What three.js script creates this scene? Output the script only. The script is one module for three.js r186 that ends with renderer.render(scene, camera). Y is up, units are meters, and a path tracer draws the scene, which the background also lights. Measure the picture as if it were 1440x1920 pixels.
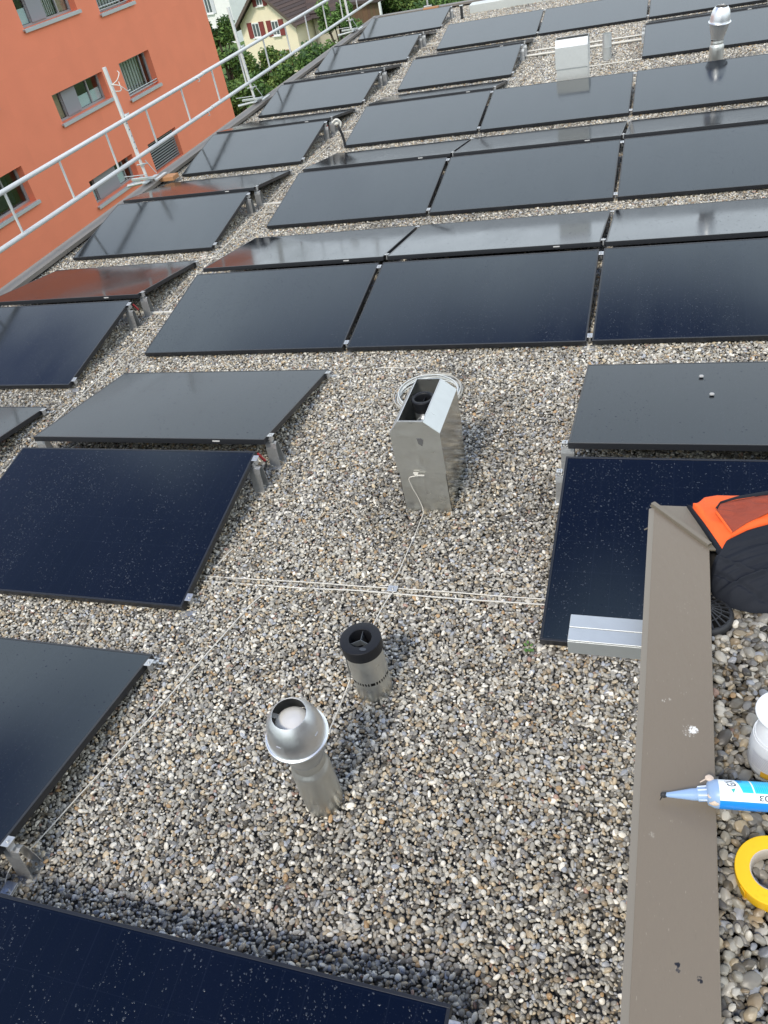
import * as THREE from 'three';
import { mergeGeometries, mergeVertices } from 'three/addons/utils/BufferGeometryUtils.js';
import { RoundedBoxGeometry } from 'three/addons/geometries/RoundedBoxGeometry.js';

// ---------------------------------------------------------------- camera, sky, sun
const scene = new THREE.Scene();
const camera = new THREE.PerspectiveCamera(65.1, 0.75, 0.05, 600);
camera.rotation.order = 'YXZ';
camera.position.set(3.984, 2.834, 4.931);
camera.rotation.set(-0.67078, 0.42578, -0.23202);
camera.updateMatrixWorld(true); camera.updateProjectionMatrix();
const renderer = new THREE.WebGLRenderer({ antialias: true });
renderer.toneMapping = THREE.LinearToneMapping;
renderer.toneMappingExposure = 1.2;
renderer.shadowMap.enabled = true;

let seed = 12345;
function rnd() { seed |= 0; seed = seed + 0x6D2B79F5 | 0; let t = Math.imul(seed ^ seed >>> 15, 1 | seed); t = t + Math.imul(t ^ t >>> 7, 61 | t) ^ t; return ((t ^ t >>> 14) >>> 0) / 4294967296; }
const rr = (a, b) => a + (b - a) * rnd();
function hash3(x, y, z) { let h = Math.imul(x, 374761393) + Math.imul(y, 668265263) + Math.imul(z, 2147483647 ^ 0x5bd1e995); h = Math.imul(h ^ h >>> 13, 1274126177); return ((h ^ h >>> 16) >>> 0) / 4294967296; }
function noise3(x, y, z) {
  const X = Math.floor(x), Y = Math.floor(y), Z = Math.floor(z), f = t => t * t * (3 - 2 * t), u = f(x - X), v = f(y - Y), w = f(z - Z), L = (a, b, t) => a + (b - a) * t;
  const c = (i, j, k) => hash3(X + i, Y + j, Z + k);
  return L(L(L(c(0, 0, 0), c(1, 0, 0), u), L(c(0, 1, 0), c(1, 1, 0), u), v), L(L(c(0, 0, 1), c(1, 0, 1), u), L(c(0, 1, 1), c(1, 1, 1), u), v), w);
}
const fbm = (x, y, z, n = 4) => { let s = 0, a = 0.5, t = 0; for (let i = 0; i < n; i++) { s += a * noise3(x, y, z); t += a; a *= 0.5; x = x * 2.03 + 7.1; y = y * 2.03 + 3.3; z = z * 2.03 + 1.7; } return s / t; };
const smooth = (a, b, x) => { const t = Math.min(1, Math.max(0, (x - a) / (b - a))); return t * t * (3 - 2 * t); };

{ // hazy summer sky with soft cloud
  const W = 512, H = 256, d = new Float32Array(W * H * 4);
  for (let j = 0; j < H; j++) for (let i = 0; i < W; i++) {
    const el = ((j + 0.5) / H - 0.5) * Math.PI, az = ((i + 0.5) / W - 0.5) * 2 * Math.PI;
    const x = Math.cos(el) * Math.cos(az), y = Math.sin(el), z = Math.cos(el) * Math.sin(az);
    const up = Math.max(0, y), t = Math.pow(up, 0.52), q = 1 / (up + 0.25);
    let r = 1.0 + (0.035 - 1.0) * t, g = 1.08 + (0.115 - 1.08) * t, b = 1.2 + (0.40 - 1.2) * t;
    const n = fbm(x * q * 1.5 + 5, 3.7, z * q * 1.5 + 9, 5) + 0.25 * (fbm(x * 3 + 1, y * 5, z * 3 + 4, 3) - 0.5); // heaped cloud thinning out towards the zenith
    const cov = smooth(0.30, 0.62, n + 0.30 - 0.52 * smooth(0.60, 0.82, up) - 0.62 * smooth(0.53, 0.76, -x) * smooth(0.36, 0.58, up)), cb = 1.42 - 0.36 * smooth(0.03, 0.2, up) + 0.58 * smooth(0.26, 0.55, up);
    r += (cb * 0.91 - r) * cov; g += (cb - g) * cov; b += (cb * 1.07 - b) * cov;
    if (y < 0) { const k = smooth(0, -0.08, y); r += (0.16 - r) * k; g += (0.17 - g) * k; b += (0.14 - b) * k; }
    const o = (j * W + i) * 4; d[o] = r; d[o + 1] = g; d[o + 2] = b; d[o + 3] = 1;
  }
  const sky = new THREE.DataTexture(d, W, H, THREE.RGBAFormat, THREE.FloatType);
  sky.mapping = THREE.EquirectangularReflectionMapping; sky.magFilter = THREE.LinearFilter; sky.minFilter = THREE.LinearFilter; sky.needsUpdate = true;
  scene.background = sky; scene.environment = sky;
}
const sun = new THREE.DirectionalLight(new THREE.Color(1.0, 0.92, 0.80), 2.3);
sun.position.set(-0.15 * 30, 1.22 * 30, 0.95 * 30); sun.target.position.set(1, 0, -4);
sun.position.add(sun.target.position);
sun.castShadow = true; sun.shadow.radius = 20; sun.shadow.mapSize.set(4096, 4096);
Object.assign(sun.shadow.camera, { left: -14, right: 14, top: 14, bottom: -14, near: 1, far: 90 });
scene.add(sun, sun.target);

// ---------------------------------------------------------------- helpers
const used = {};
function numbered(n) { if (!(n in used)) { used[n] = 0; return n; } used[n]++; return n + '_' + String(used[n]).padStart(3, '0'); }
function mesh(name, geos, mat, parent) {
  const g = Array.isArray(geos) ? (geos.length > 1 ? mergeGeometries(geos.map(q => q.index ? q.toNonIndexed() : q)) : geos[0]) : geos;
  const m = new THREE.Mesh(g, mat); m.name = parent === scene ? numbered(name) : name; m.castShadow = m.receiveShadow = true; parent.add(m); return m;
}
function thing(name, label, category, pos = [0, 0, 0], group) {
  const o = new THREE.Group(); o.name = numbered(name); o.position.set(...pos); o.userData = { label, category }; if (group) o.userData.group = group; scene.add(o); return o;
}
function tag(o, label, category, group) { o.userData.label = label; if (category) o.userData.category = category; if (group) o.userData.group = group; return o; }
function struct(name, geos, mat) { const m = mesh(name, geos, mat, scene); m.userData.kind = 'structure'; return m; }
function copy(o, label, pos, group) { const c = o.clone(); c.name = numbered(o.name.replace(/_\d{3}$/, '')); c.userData = { ...o.userData, label }; if (group) c.userData.group = group; if (pos) c.position.set(...pos); scene.add(c); return c; }
const bx = (w, h, d, x = 0, y = 0, z = 0) => new THREE.BoxGeometry(w, h, d).translate(x, y, z);
const rb = (w, h, d, r, x = 0, y = 0, z = 0) => new RoundedBoxGeometry(w, h, d, 2, r).translate(x, y, z);
const V = (x, y, z) => new THREE.Vector3(x, y, z);
function bar(a, b, r, seg = 10, r2 = r) { // cylinder from a to b
  const A = V(...a), B = V(...b), d = B.clone().sub(A), g = new THREE.CylinderGeometry(r2, r, d.length(), seg);
  g.applyQuaternion(new THREE.Quaternion().setFromUnitVectors(V(0, 1, 0), d.clone().normalize())); const m = A.add(B).multiplyScalar(0.5); return g.translate(m.x, m.y, m.z);
}
function beam(a, b, w, h, up = [0, 1, 0]) { // box bar from a to b
  const A = V(...a), B = V(...b), d = B.clone().sub(A), L = d.length(); d.normalize();
  const X = V(...up).cross(d).normalize(), Y = d.clone().cross(X), m = new THREE.Matrix4().makeBasis(X, Y, d).setPosition(A.add(B).multiplyScalar(0.5));
  return new THREE.BoxGeometry(w, h, L).applyMatrix4(m);
}
const tube = (pts, r, seg = 40, rad = 6, closed = false) => new THREE.TubeGeometry(new THREE.CatmullRomCurve3(pts.map(p => V(...p)), closed, 'centripetal'), seg, r, rad, closed);
const lathe = (pts, seg = 40) => new THREE.LatheGeometry(pts.map(p => new THREE.Vector2(p[0], p[1])), seg);
const lin = (r, g, b) => new THREE.Color().setRGB(r, g, b);
const std = (c, rough = 0.7, metal = 0, o = {}) => new THREE.MeshStandardMaterial({ color: c, roughness: rough, metalness: metal, side: THREE.DoubleSide, ...o });
function dataTex(W, H, fn, srgb = true, wrap = true) {
  const d = new Uint8Array(W * H * 4);
  for (let j = 0; j < H; j++) for (let i = 0; i < W; i++) { const c = fn(i, j, i / W, j / H), o = (j * W + i) * 4; d[o] = c[0]; d[o + 1] = c[1]; d[o + 2] = c[2]; d[o + 3] = 255; }
  const t = new THREE.DataTexture(d, W, H); t.magFilter = THREE.LinearFilter; t.minFilter = THREE.LinearMipmapLinearFilter; t.generateMipmaps = true; t.needsUpdate = true;
  if (srgb) t.colorSpace = THREE.SRGBColorSpace; if (wrap) t.wrapS = t.wrapT = THREE.RepeatWrapping; return t;
}
function canvasTex(w, h, draw) { const c = document.createElement('canvas'); c.width = w; c.height = h; draw(c.getContext('2d'), w, h); const t = new THREE.CanvasTexture(c); t.colorSpace = THREE.SRGBColorSpace; return t; }
const cl = (v) => Math.max(0, Math.min(255, v | 0));
function worldUV(g, s = 1) { // box mapping in metres
  if (g.index) g = g.toNonIndexed(); g.computeVertexNormals(); const p = g.attributes.position, n = g.attributes.normal, uv = new Float32Array(p.count * 2);
  for (let i = 0; i < p.count; i++) { const ax = Math.abs(n.getX(i)), ay = Math.abs(n.getY(i)), az = Math.abs(n.getZ(i)); let u, v;
    if (ay >= ax && ay >= az) { u = p.getX(i); v = p.getZ(i); } else if (ax >= az) { u = p.getZ(i); v = p.getY(i); } else { u = p.getX(i); v = p.getY(i); } uv[2 * i] = u * s; uv[2 * i + 1] = v * s; }
  g.setAttribute('uv', new THREE.BufferAttribute(uv, 2)); return g;
}

// ---------------------------------------------------------------- materials
const grain = dataTex(256, 256, (i, j, u, v) => { const n = 0.8 + 0.12 * hash3(i, j, 3) + 0.16 * (fbm(u * 8, v * 8, 2, 3) - 0.5); return [cl(255 * n), cl(255 * n), cl(255 * n)]; }, false);
const metalRough = dataTex(256, 256, (i, j, u, v) => { const n = 0.2 + 0.26 * fbm(u * 6 + 3, v * 20, 8, 4) + 0.06 * hash3(i, j, 1); const k = cl(255 * n); return [k, k, k]; }, false);
const plaster = dataTex(512, 512, (i, j, u, v) => { const n = 0.93 + 0.05 * hash3(i, j, 5) + 0.1 * (fbm(u * 6, v * 6, 4, 4) - 0.5); return [cl(255 * n), cl(255 * n), cl(255 * n)]; }, false);
const spangle = dataTex(256, 256, (i, j, u, v) => { const n = 0.90 + 0.07 * fbm(u * 22, v * 22, 1, 2) + 0.05 * (fbm(u * 4, v * 4, 9, 3) - 0.5); return [cl(240 * n), cl(243 * n), cl(240 * n)]; }, false);
const M = {
  alu: std(lin(0.62, 0.63, 0.63), 1.0, 0.75, { roughnessMap: metalRough, map: grain }),
  steelMirror: std(lin(0.6, 0.6, 0.575), 0.15, 1.0, { map: spangle, bumpMap: spangle, bumpScale: 0.0012 }),
  steel: std(lin(0.70, 0.695, 0.665), 1.0, 0.93, { roughnessMap: metalRough, map: spangle }),
  polished: std(lin(0.86, 0.87, 0.88), 1.0, 1.0, { roughnessMap: metalRough }),
  galv: std(lin(0.60, 0.62, 0.62), 1.0, 0.55, { roughnessMap: metalRough, map: spangle }),
  pale: std(lin(0.82, 0.83, 0.81), 0.44, 0.6, { map: spangle }), wire: std(lin(0.66, 0.63, 0.56), 0.5, 0.2), coilGrey: std(lin(0.6, 0.62, 0.6), 0.5), whiteRod: std(lin(0.64, 0.62, 0.56), 0.6, 0.1),
  conductor: std(lin(0.5, 0.47, 0.41), 0.55, 0.3),
  frame: std(lin(0.022, 0.024, 0.028), 0.34, 0.2),
  black: std(lin(0.018, 0.019, 0.021), 0.5),
  rubber: new THREE.MeshPhysicalMaterial({ color: lin(0.011, 0.012, 0.015), roughness: 0.5, specularIntensity: 0.6, side: THREE.DoubleSide }),
  back: std(lin(0.03, 0.03, 0.033), 0.7),
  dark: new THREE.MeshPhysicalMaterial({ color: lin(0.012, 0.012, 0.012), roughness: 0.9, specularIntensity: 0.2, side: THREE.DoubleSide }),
  sticker: std(lin(0.5, 0.5, 0.49), 0.5),
  red: std(lin(0.35, 0.02, 0.02), 0.5),
  wood: std(lin(0.40, 0.2, 0.09), 0.8),
  capTaupe: std(lin(0.205, 0.178, 0.135), 0.5, 0, { map: grain }),
  capEdge: std(lin(0.215, 0.19, 0.15), 0.45),
  capLeft: std(lin(0.21, 0.19, 0.165), 0.55, 0, { map: grain }),
  membrane: std(lin(0.03, 0.03, 0.032), 0.8),
  concrete: std(lin(0.3, 0.29, 0.27), 0.9, 0, { map: plaster }),
};

// ---------------------------------------------------------------- roof deck and street ground
const LX = 1.722, GX = 0.0372, LH = 1.0986, HR = 0.3018, H0 = 0.13, GR = 0.12, GV = 0.308, PITCH = 2 * LH + GR + GV, DX = 0.4275, DZ = 0.4717;
const TILT = Math.atan2(HR - H0, LH), LS = Math.hypot(LH, HR - H0);
const pebbleTex = dataTex(512, 512, (i, j, u, v) => { const n = noise3(u * 60, v * 60, 1), k = noise3(u * 45 + 9, v * 45, 4), b = 66 + 95 * n * n; return [cl(b + 14 * k), cl(b + 10 * k), cl(b)]; });
{
  const g = new THREE.PlaneGeometry(600, 600).rotateX(-Math.PI / 2).translate(0, -12, -60);
  const uv = g.attributes.uv; for (let i = 0; i < uv.count; i++) uv.setXY(i, uv.getX(i) * 60, uv.getY(i) * 60);
  struct('ground', g, std(0xffffff, 0.95, 0, { map: dataTex(256, 256, (i, j, u, v) => { const n = fbm(u * 7, v * 7, 6, 4) * 0.6 + 0.4 * hash3(i, j, 8); return [cl(50 + 50 * n), cl(78 + 50 * n), cl(28 + 26 * n)]; }) }));
  const deck = bx(15, 12, 22.5, 5.0, -5.95, -4.05); // the building under the roof
  struct('roof_deck', worldUV(deck), std(0xffffff, 0.9, 0, { map: pebbleTex }));
}
// parapet along the left roof edge and the far roof edge
function capPiece(a, b, w, y, t = 0.006, lip = 0.035) { // folded sheet cap along a..b (x,z), width w
  const A = V(a[0], y, a[1]), B = V(b[0], y, b[1]), d = B.clone().sub(A).normalize(), n = V(-d.z, 0, d.x);
  const off = s => [A.clone().addScaledVector(n, s), B.clone().addScaledVector(n, s)];
  const gs = []; const [p, q] = off(0); gs.push(beam(p.toArray(), q.toArray(), w, t));
  for (const s of [-1, 1]) { const [p2, q2] = off(s * (w / 2 - t / 2)); p2.y -= lip / 2 + t / 2; q2.y -= lip / 2 + t / 2; gs.push(beam(p2.toArray(), q2.toArray(), t, lip)); }
  return gs;
}
{
  const p = thing('parapet', 'low parapet with taupe metal cap along the roof edge facing the orange building', 'parapet', [0, 0, 0]);
  mesh('wall', worldUV(bx(0.12, 0.14, 20.2, -2.46, 0.05, -4.9)), M.membrane, p);
  for (let k = 0; k < 8; k++) mesh('cap_section', capPiece([-2.45, 5.2 - k * 2.52], [-2.45, 5.2 - (k + 1) * 2.52 + 0.004], 0.19, 0.15).map(g => worldUV(g)), M.capLeft, p);
  const q = thing('parapet', 'low taupe capped parapet closing the far end of the roof in front of grass', 'parapet', [0, 0, 0]);
  mesh('wall', worldUV(bx(12, 0.14, 0.12, 3.6, 0.05, -15.05)), M.membrane, q);
  for (let k = 0; k < 5; k++) mesh('cap_section', capPiece([-2.54 + k * 2.4, -15.05], [-2.54 + (k + 1) * 2.4 - 0.004, -15.05], 0.19, 0.153).map(g => worldUV(g)), M.capLeft, q);
}

// ---------------------------------------------------------------- upper roof block at the right
const UH = 1.45, UG = 1.37, UX0 = 3.963, UX1 = 4.1, UZ0 = 3.273, UZ1 = 3.426;
{
  const t = thing('roof_block', 'raised roof block at the right with flat taupe sheet metal parapet cap', 'roof block', [0, 0, 0]);
  mesh('wall', [worldUV(bx(8.0, 1.33, 2.7, UX0 + 0.035 + 4.0, 0.665, UZ0 + 0.035 + 1.35))], M.concrete, t);
  mesh('upstand', [worldUV(bx(0.075, 0.104, 2.66, UX0 + 0.07, 1.382, UZ0 + 1.385)), worldUV(bx(7.9, 0.104, 0.08, UX0 + 4.07, 1.382, UZ0 + 0.08))], M.membrane, t);
  // cap top drawn as texture with the paint splash and the black tar smears that lie on it
  const capMap = canvasTex(512, 2048, (c, w, h) => {
    c.fillStyle = '#7a6f60'; c.fillRect(0, 0, w, h);
    for (let i = 0; i < 9000; i++) { const k = rnd(); c.fillStyle = `rgba(${k > 0.5 ? '132,122,106' : '100,91,78'},${0.04 + 0.1 * rnd()})`; c.fillRect(rnd() * w, rnd() * h, 1 + rnd() * 3, 1 + rnd() * 9); }
    for (let i = 0; i < 260; i++) { c.fillStyle = `rgba(190,184,172,${0.1 + 0.25 * rnd()})`; c.beginPath(); c.ellipse(rnd() * w, rnd() * h, 0.6 + rnd() * 2, 0.6 + rnd() * 3, rnd() * 3, 0, 7); c.fill(); }
    const X = x => (x - UX0) / (UX1 - UX0) * w, Z = z => (z - UZ0) / 1.9 * h, sx = w / (UX1 - UX0), sz = h / 1.9;
    const blob = (x, z, r, n, col, sp) => { for (let i = 0; i < n; i++) { const a = rnd() * 6.283, q = r * Math.pow(rnd(), 0.7), e = sp * (0.3 + rnd()); c.fillStyle = col; c.beginPath(); c.ellipse(X(x) + Math.cos(a) * q * sx, Z(z) + Math.sin(a) * q * sz, e * sx, e * sz, 0, 0, 7); c.fill(); } };
    blob(4.064, 3.942, 0.009, 120, 'rgba(235,235,232,0.75)', 0.0013); blob(4.056, 3.945, 0.014, 70, 'rgba(225,224,220,0.3)', 0.0012);
    blob(4.04, 4.377, 0.0035, 26, 'rgba(24,24,28,0.85)', 0.0012); blob(4.041, 4.385, 0.003, 14, 'rgba(40,40,44,0.5)', 0.0012); blob(4.072, 4.391, 0.0045, 22, 'rgba(22,22,26,0.9)', 0.0013);
    blob(4.01, 3.88, 0.004, 12, 'rgba(200,196,186,0.6)', 0.001); blob(4.02, 3.876, 0.003, 9, 'rgba(200,196,186,0.6)', 0.001); blob(3.995, 4.17, 0.005, 16, 'rgba(170,164,152,0.35)', 0.0015);
    blob(4.05, 3.62, 0.02, 22, 'rgba(180,172,158,0.25)', 0.001);
  });
  const capDents = dataTex(128, 512, (i, j, u, v) => { const k = cl(255 * (0.75 * fbm(u * 2.5, v * 14, 3, 3) + 0.25 * fbm(u * 14, v * 80, 5, 3))); return [k, k, k]; }, false);
  const topMat = std(lin(0.94, 0.94, 0.93), 0.4, 0, { map: capMap, bumpMap: capDents, bumpScale: 0.003 });
  const quad = (pts, mat, name, th = 0.004) => { // flat sheet with thickness, uv on the cap
    const s = new THREE.Shape(pts.map(p => new THREE.Vector2(p[0], -p[1]))), g = new THREE.ExtrudeGeometry(s, { depth: th, bevelEnabled: true, bevelThickness: 0.0012, bevelSize: 0.0012, bevelSegments: 2 });
    g.rotateX(-Math.PI / 2).translate(0, UH - th, 0); const p = g.attributes.position, uv = g.attributes.uv;
    for (let i = 0; i < p.count; i++) uv.setXY(i, (p.getX(i) - UX0) / (UX1 - UX0), 1 - (p.getZ(i) - UZ0) / 1.9);
    return mesh(name, g, mat, t);
  };
  const e = 0.0015;
  const c1 = quad([[UX0 + 0.011, UZ0 + 0.0122 + e], [UX1, UZ1 + e], [UX1, 5.95], [UX0 + 0.011, 5.95]], topMat, 'cap_section');
  mesh('folded_edge', beam([UX0 + 0.0045, UH - 0.0035, UZ0 + 0.008], [UX0 + 0.0045, UH - 0.0035, 5.95], 0.0135, 0.003).applyMatrix4(new THREE.Matrix4().makeTranslation(-UX0 - 0.0045, -UH + 0.0035, 0)).rotateZ(0.33).translate(UX0 + 0.0045, UH - 0.0035, 0), M.capEdge, c1);
  const c2 = quad([[UX0 + e, UZ0], [11.9, UZ0], [11.9, UZ1], [UX1 + e, UZ1]], M.capTaupe, 'cap_section');
  mesh('drip_edge', [bx(0.004, 0.05, 2.66, UX0 + 0.003, UH - 0.031, 4.61), beam([UX0 + 0.002, UH - 0.056, UZ0 + 0.02], [UX0 - 0.012, UH - 0.066, UZ0 + 0.02], 0.002, 0.003)], M.capTaupe, c1);
  mesh('drip_edge', [bx(0.004, 0.055, 2.5, UX1 - 0.003, UH - 0.034, 4.68)], M.capTaupe, c1);
  mesh('drip_edge', [bx(7.9, 0.05, 0.004, UX0 + 3.97, UH - 0.031, UZ0 + 0.003), bx(7.7, 0.055, 0.004, UX1 + 3.9, UH - 0.034, UZ1 - 0.003)], M.capTaupe, c2);
  // standing seam on the mitre, folded over towards the far side
  mesh('mitre_seam', [beam([UX0 + 0.003, UH + 0.004, UZ0 + 0.003], [UX1 - 0.002, UH + 0.004, UZ1 - 0.004], 0.002, 0.010), beam([UX0 + 0.006, UH + 0.0095, UZ0 - 0.0005], [UX1 + 0.002, UH + 0.0095, UZ1 - 0.008], 0.011, 0.0016), beam([UX0 + 0.012, UH + 0.004, UZ0 - 0.004], [UX1 + 0.006, UH + 0.004, UZ1 - 0.012], 0.0016, 0.010)], M.capTaupe, c1);
  // square aluminium overflow spout
  const sp = thing('overflow_spout', 'square aluminium overflow spout sticking out left under the taupe cap', 'spout', [0, 0, 0]);
  const c = std(lin(0.66, 0.68, 0.69), 0.42, 0.7, { map: spangle });
  mesh('channel', [rb(0.24, 0.004, 0.041, 0.0015, 3.91, 1.328, 3.578), rb(0.24, 0.004, 0.041, 0.0015, 3.91, 1.3265, 3.6195), rb(0.24, 0.042, 0.003, 0.001, 3.91, 1.303, 3.6395), rb(0.24, 0.042, 0.003, 0.001, 3.91, 1.305, 3.556), rb(0.24, 0.003, 0.082, 0.001, 3.91, 1.284, 3.598), rb(0.003, 0.04, 0.08, 0.001, 3.7925, 1.305, 3.598)].map(g => worldUV(g, 3)), c, sp);
}

// ---------------------------------------------------------------- solar panels
const cellTex = dataTex(1024, 672, (i, j, u, v) => {
  const x = u * LX, y = v * LS, cx = (x - 0.02) / 0.0845, cy = (y - 0.02) / 0.179, fx = Math.abs(cx - Math.round(cx)) * 0.0845, fy = Math.abs(cy - Math.round(cy)) * 0.179;
  const line = (fx < 0.0012 || fy < 0.0012) ? 1 : 0, edge = (x < 0.014 || x > LX - 0.014 || y < 0.014 || y > LS - 0.014) ? 1 : 0;
  const film = fbm(x * 6, y * 1.3, 3, 4), sp = hash3(i, j, 77);
  let r = 6 + 6 * film, g = 9 + 6 * film, b = 16 + 7 * film;
  if (line) { r += 9; g += 10; b += 11; } if (edge) { r = 7; g = 8; b = 12; }
  if (sp > 0.9985) { r += 46; g += 48; b += 50; } else if (sp > 0.995) { r += 14; g += 14; b += 14; }
  return [cl(r), cl(g), cl(b)];
}, true, false);
const glassRough = dataTex(512, 336, (i, j, u, v) => { const f = fbm(u * 12, v * 3, 5, 4), s = hash3(i, j, 21) > 0.985 ? 0.25 : 0; const k = cl(255 * (0.055 + 0.10 * f + s)); return [k, k, k]; }, false);
const glassMat = new THREE.MeshPhysicalMaterial({ map: cellTex, roughness: 1.0, roughnessMap: glassRough, metalness: 0, ior: 1.5, specularColor: lin(0.62, 0.82, 1.0) });
const paleDropMat = new THREE.MeshPhysicalMaterial({ color: lin(0.03, 0.038, 0.052), roughness: 0.2, ior: 1.4 });  // paler drops: their bright sky reflections are put into the colour
const dropMat = new THREE.MeshPhysicalMaterial({ color: lin(0.006, 0.010, 0.026), roughness: 0.06, ior: 1.4 });
const FT = 0.035; // frame thickness
const glassGeo = new THREE.BoxGeometry(LX - 0.022, 0.005, LS - 0.022).translate(LX / 2, -0.004, -LS / 2);
{ const p = glassGeo.attributes.position, uv = glassGeo.attributes.uv; for (let i = 0; i < p.count; i++) uv.setXY(i, p.getX(i) / LX, -p.getZ(i) / LS); }
const railLong = s => mergeGeometries([rb(LX, FT, 0.011, 0.0012, LX / 2, -FT / 2, -LS / 2 + s * (LS / 2 - 0.0055)), rb(LX - 0.03, 0.002, 0.026, 0.0008, LX / 2, -FT + 0.002, -LS / 2 + s * (LS / 2 - 0.023))]);
const railShort = s => rb(0.011, FT - 0.001, LS - 0.0225, 0.0012, LX / 2 + s * (LX / 2 - 0.0055), -FT / 2, -LS / 2);
const rails = [railLong(1), railLong(-1), railShort(1), railShort(-1)];
const backGeo = bx(LX - 0.024, 0.002, LS - 0.024, LX / 2, -0.009, -LS / 2);
const stickerGeo = bx(0.05, 0.009, 0.002, 0.33, -0.014, -LS - 0.0012);
const clampGeo = mergeGeometries([rb(0.034, 0.003, 0.045, 0.001, GX / 2, 0.0018, 0), rb(0.012, 0.04, 0.03, 0.001, GX / 2, -0.02, 0), bar([GX / 2, 0.003, 0], [GX / 2, 0.011, 0], 0.0065, 6)].map(g => g.toNonIndexed()));
const lowFoot = mergeGeometries([rb(0.09, 0.004, 0.05, 0.0012, GX / 2, -0.05, 0.012), rb(0.05, 0.07, 0.004, 0.001, GX / 2, -0.08, 0.02)].map(g => g.toNonIndexed()));
const dropGeo = (() => { const g = new THREE.IcosahedronGeometry(1, 2); const p = g.attributes.position; for (let i = 0; i < p.count; i++) { const y = p.getY(i); p.setY(i, y < 0 ? y * 0.05 : y * 0.34); } g.computeVertexNormals(); return mergeVertices(g); })();
function makeDrops(n, rmin, rmax, parent, mat = dropMat) {
  const m = new THREE.InstancedMesh(dropGeo, mat, n), X = new THREE.Matrix4(), q = new THREE.Quaternion();
  for (let i = 0; i < n; i++) { let x, z, k = 0; do { x = rr(0.02, LX - 0.02); z = -rr(0.02, LS - 0.02); k++; } while (fbm(x * 9 + n * 0.01 + parent.position.x, z * 2.0 + parent.position.z, 3, 3) < 0.3 + 0.4 * rnd() && k < 9);
    const s = rmin + (rmax - rmin) * Math.pow(rnd(), 2.6); q.setFromAxisAngle(V(0, 1, 0), rnd() * 6.28); X.compose(V(x, -0.0014, z), q, V(s * rr(0.7, 1.2), s, s * rr(0.8, 1.7))); m.setMatrixAt(i, X); }
  m.name = 'water_drops'; m.userData = { kind: 'stuff', label: 'rain drops standing on the glass' }; m.castShadow = m.receiveShadow = true; parent.add(m);
}
const rowName = { '-2': 'nearest', '-1': 'second', 0: 'third', 1: 'fourth', 2: 'fifth', 3: 'sixth', 4: 'seventh and farthest' };
const stripRow = { '-1': 'nearest', 0: 'second', 1: 'third', 2: 'fourth', 3: 'fifth', 4: 'sixth', 5: 'farthest' };
const colName = ['first from left', 'second from left', 'third from left', 'fourth from left'];
const footprints = [];
function panel(block, r, face, c) {
  const front = face === 'f', strip = block === 'L';
  const x0 = strip ? -DX - LX : c * (LX + GX), zl = -r * PITCH + (strip ? DZ : 0);
  const where = strip ? `${stripRow[r]} pair of the left strip beside the parapet` : `${colName[c]}, ${rowName[r]} main row`;
  const t = thing('solar_panel', `${front ? 'near' : 'far'} slope black panel, ${where}`, 'solar panel', front ? [x0, H0, zl] : [x0 + LX, H0, zl - 2 * LH - GR], 'black solar panels set in pairs on the gravel');
  t.rotation.order = 'YXZ'; t.rotation.set(TILT + rr(-0.003, 0.003), (front ? 0 : Math.PI) + rr(-0.0015, 0.0015), rr(-0.0015, 0.0015));
  mesh('glass', glassGeo, glassMat, t); mesh('backsheet', backGeo, M.back, t);
  for (const g of rails) mesh('frame_rail', g, M.frame, t);
  if (!front) { mesh('sticker', stickerGeo, M.sticker, t); }
  const side = front ? LX : -GX; // clamps sit in the joint at the right-hand end as seen
  for (const z of [-0.06, -LS + 0.06]) { mesh('clamp', clampGeo.clone().translate(side, 0, z), M.alu, t); }
  mesh('foot_bracket', lowFoot.clone().translate(side, 0, 0), M.alu, t);
  footprints.push([x0, x0 + LX, front ? zl - LH : zl - 2 * LH - GR, front ? zl : zl - LH - GR]);
  const n = r <= -1 ? 2200 : r <= 0 ? 1800 : r <= 1 ? 900 : 0;
  if (n) makeDrops(front ? Math.round(n * 1.7) : n >> 2, 0.0009, front ? 0.0033 : 0.004, t, front ? paleDropMat : dropMat);
  return t;
}
const P = {};
const add = (b, r, f, c = 0) => { P[b + r + f + c] = panel(b, r, f, c); };
add('M', -2, 'r', 0); add('M', -2, 'f', 0); add('M', -2, 'f', 1);
add('M', -1, 'r', 0); add('M', -1, 'f', 0); for (const c of [2, 3]) { add('M', -1, 'r', c); add('M', -1, 'f', c); }
for (const r of [0, 1]) for (const c of [0, 1, 2, 3]) { add('M', r, 'f', c); add('M', r, 'r', c); }
for (const c of [0, 1, 2, 3]) add('M', 2, 'f', c); add('M', 2, 'r', 0);
add('M', 3, 'f', 0); add('M', 3, 'r', 0); for (const c of [2, 3]) { add('M', 3, 'f', c); add('M', 3, 'r', c); }
for (const c of [0, 1, 2, 3]) add('M', 4, 'f', c);
add('L', -1, 'r'); add('L', -1, 'f');
for (let r = 0; r < 5; r++) { add('L', r, 'f'); add('L', r, 'r'); }
add('L', 5, 'f');

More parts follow.
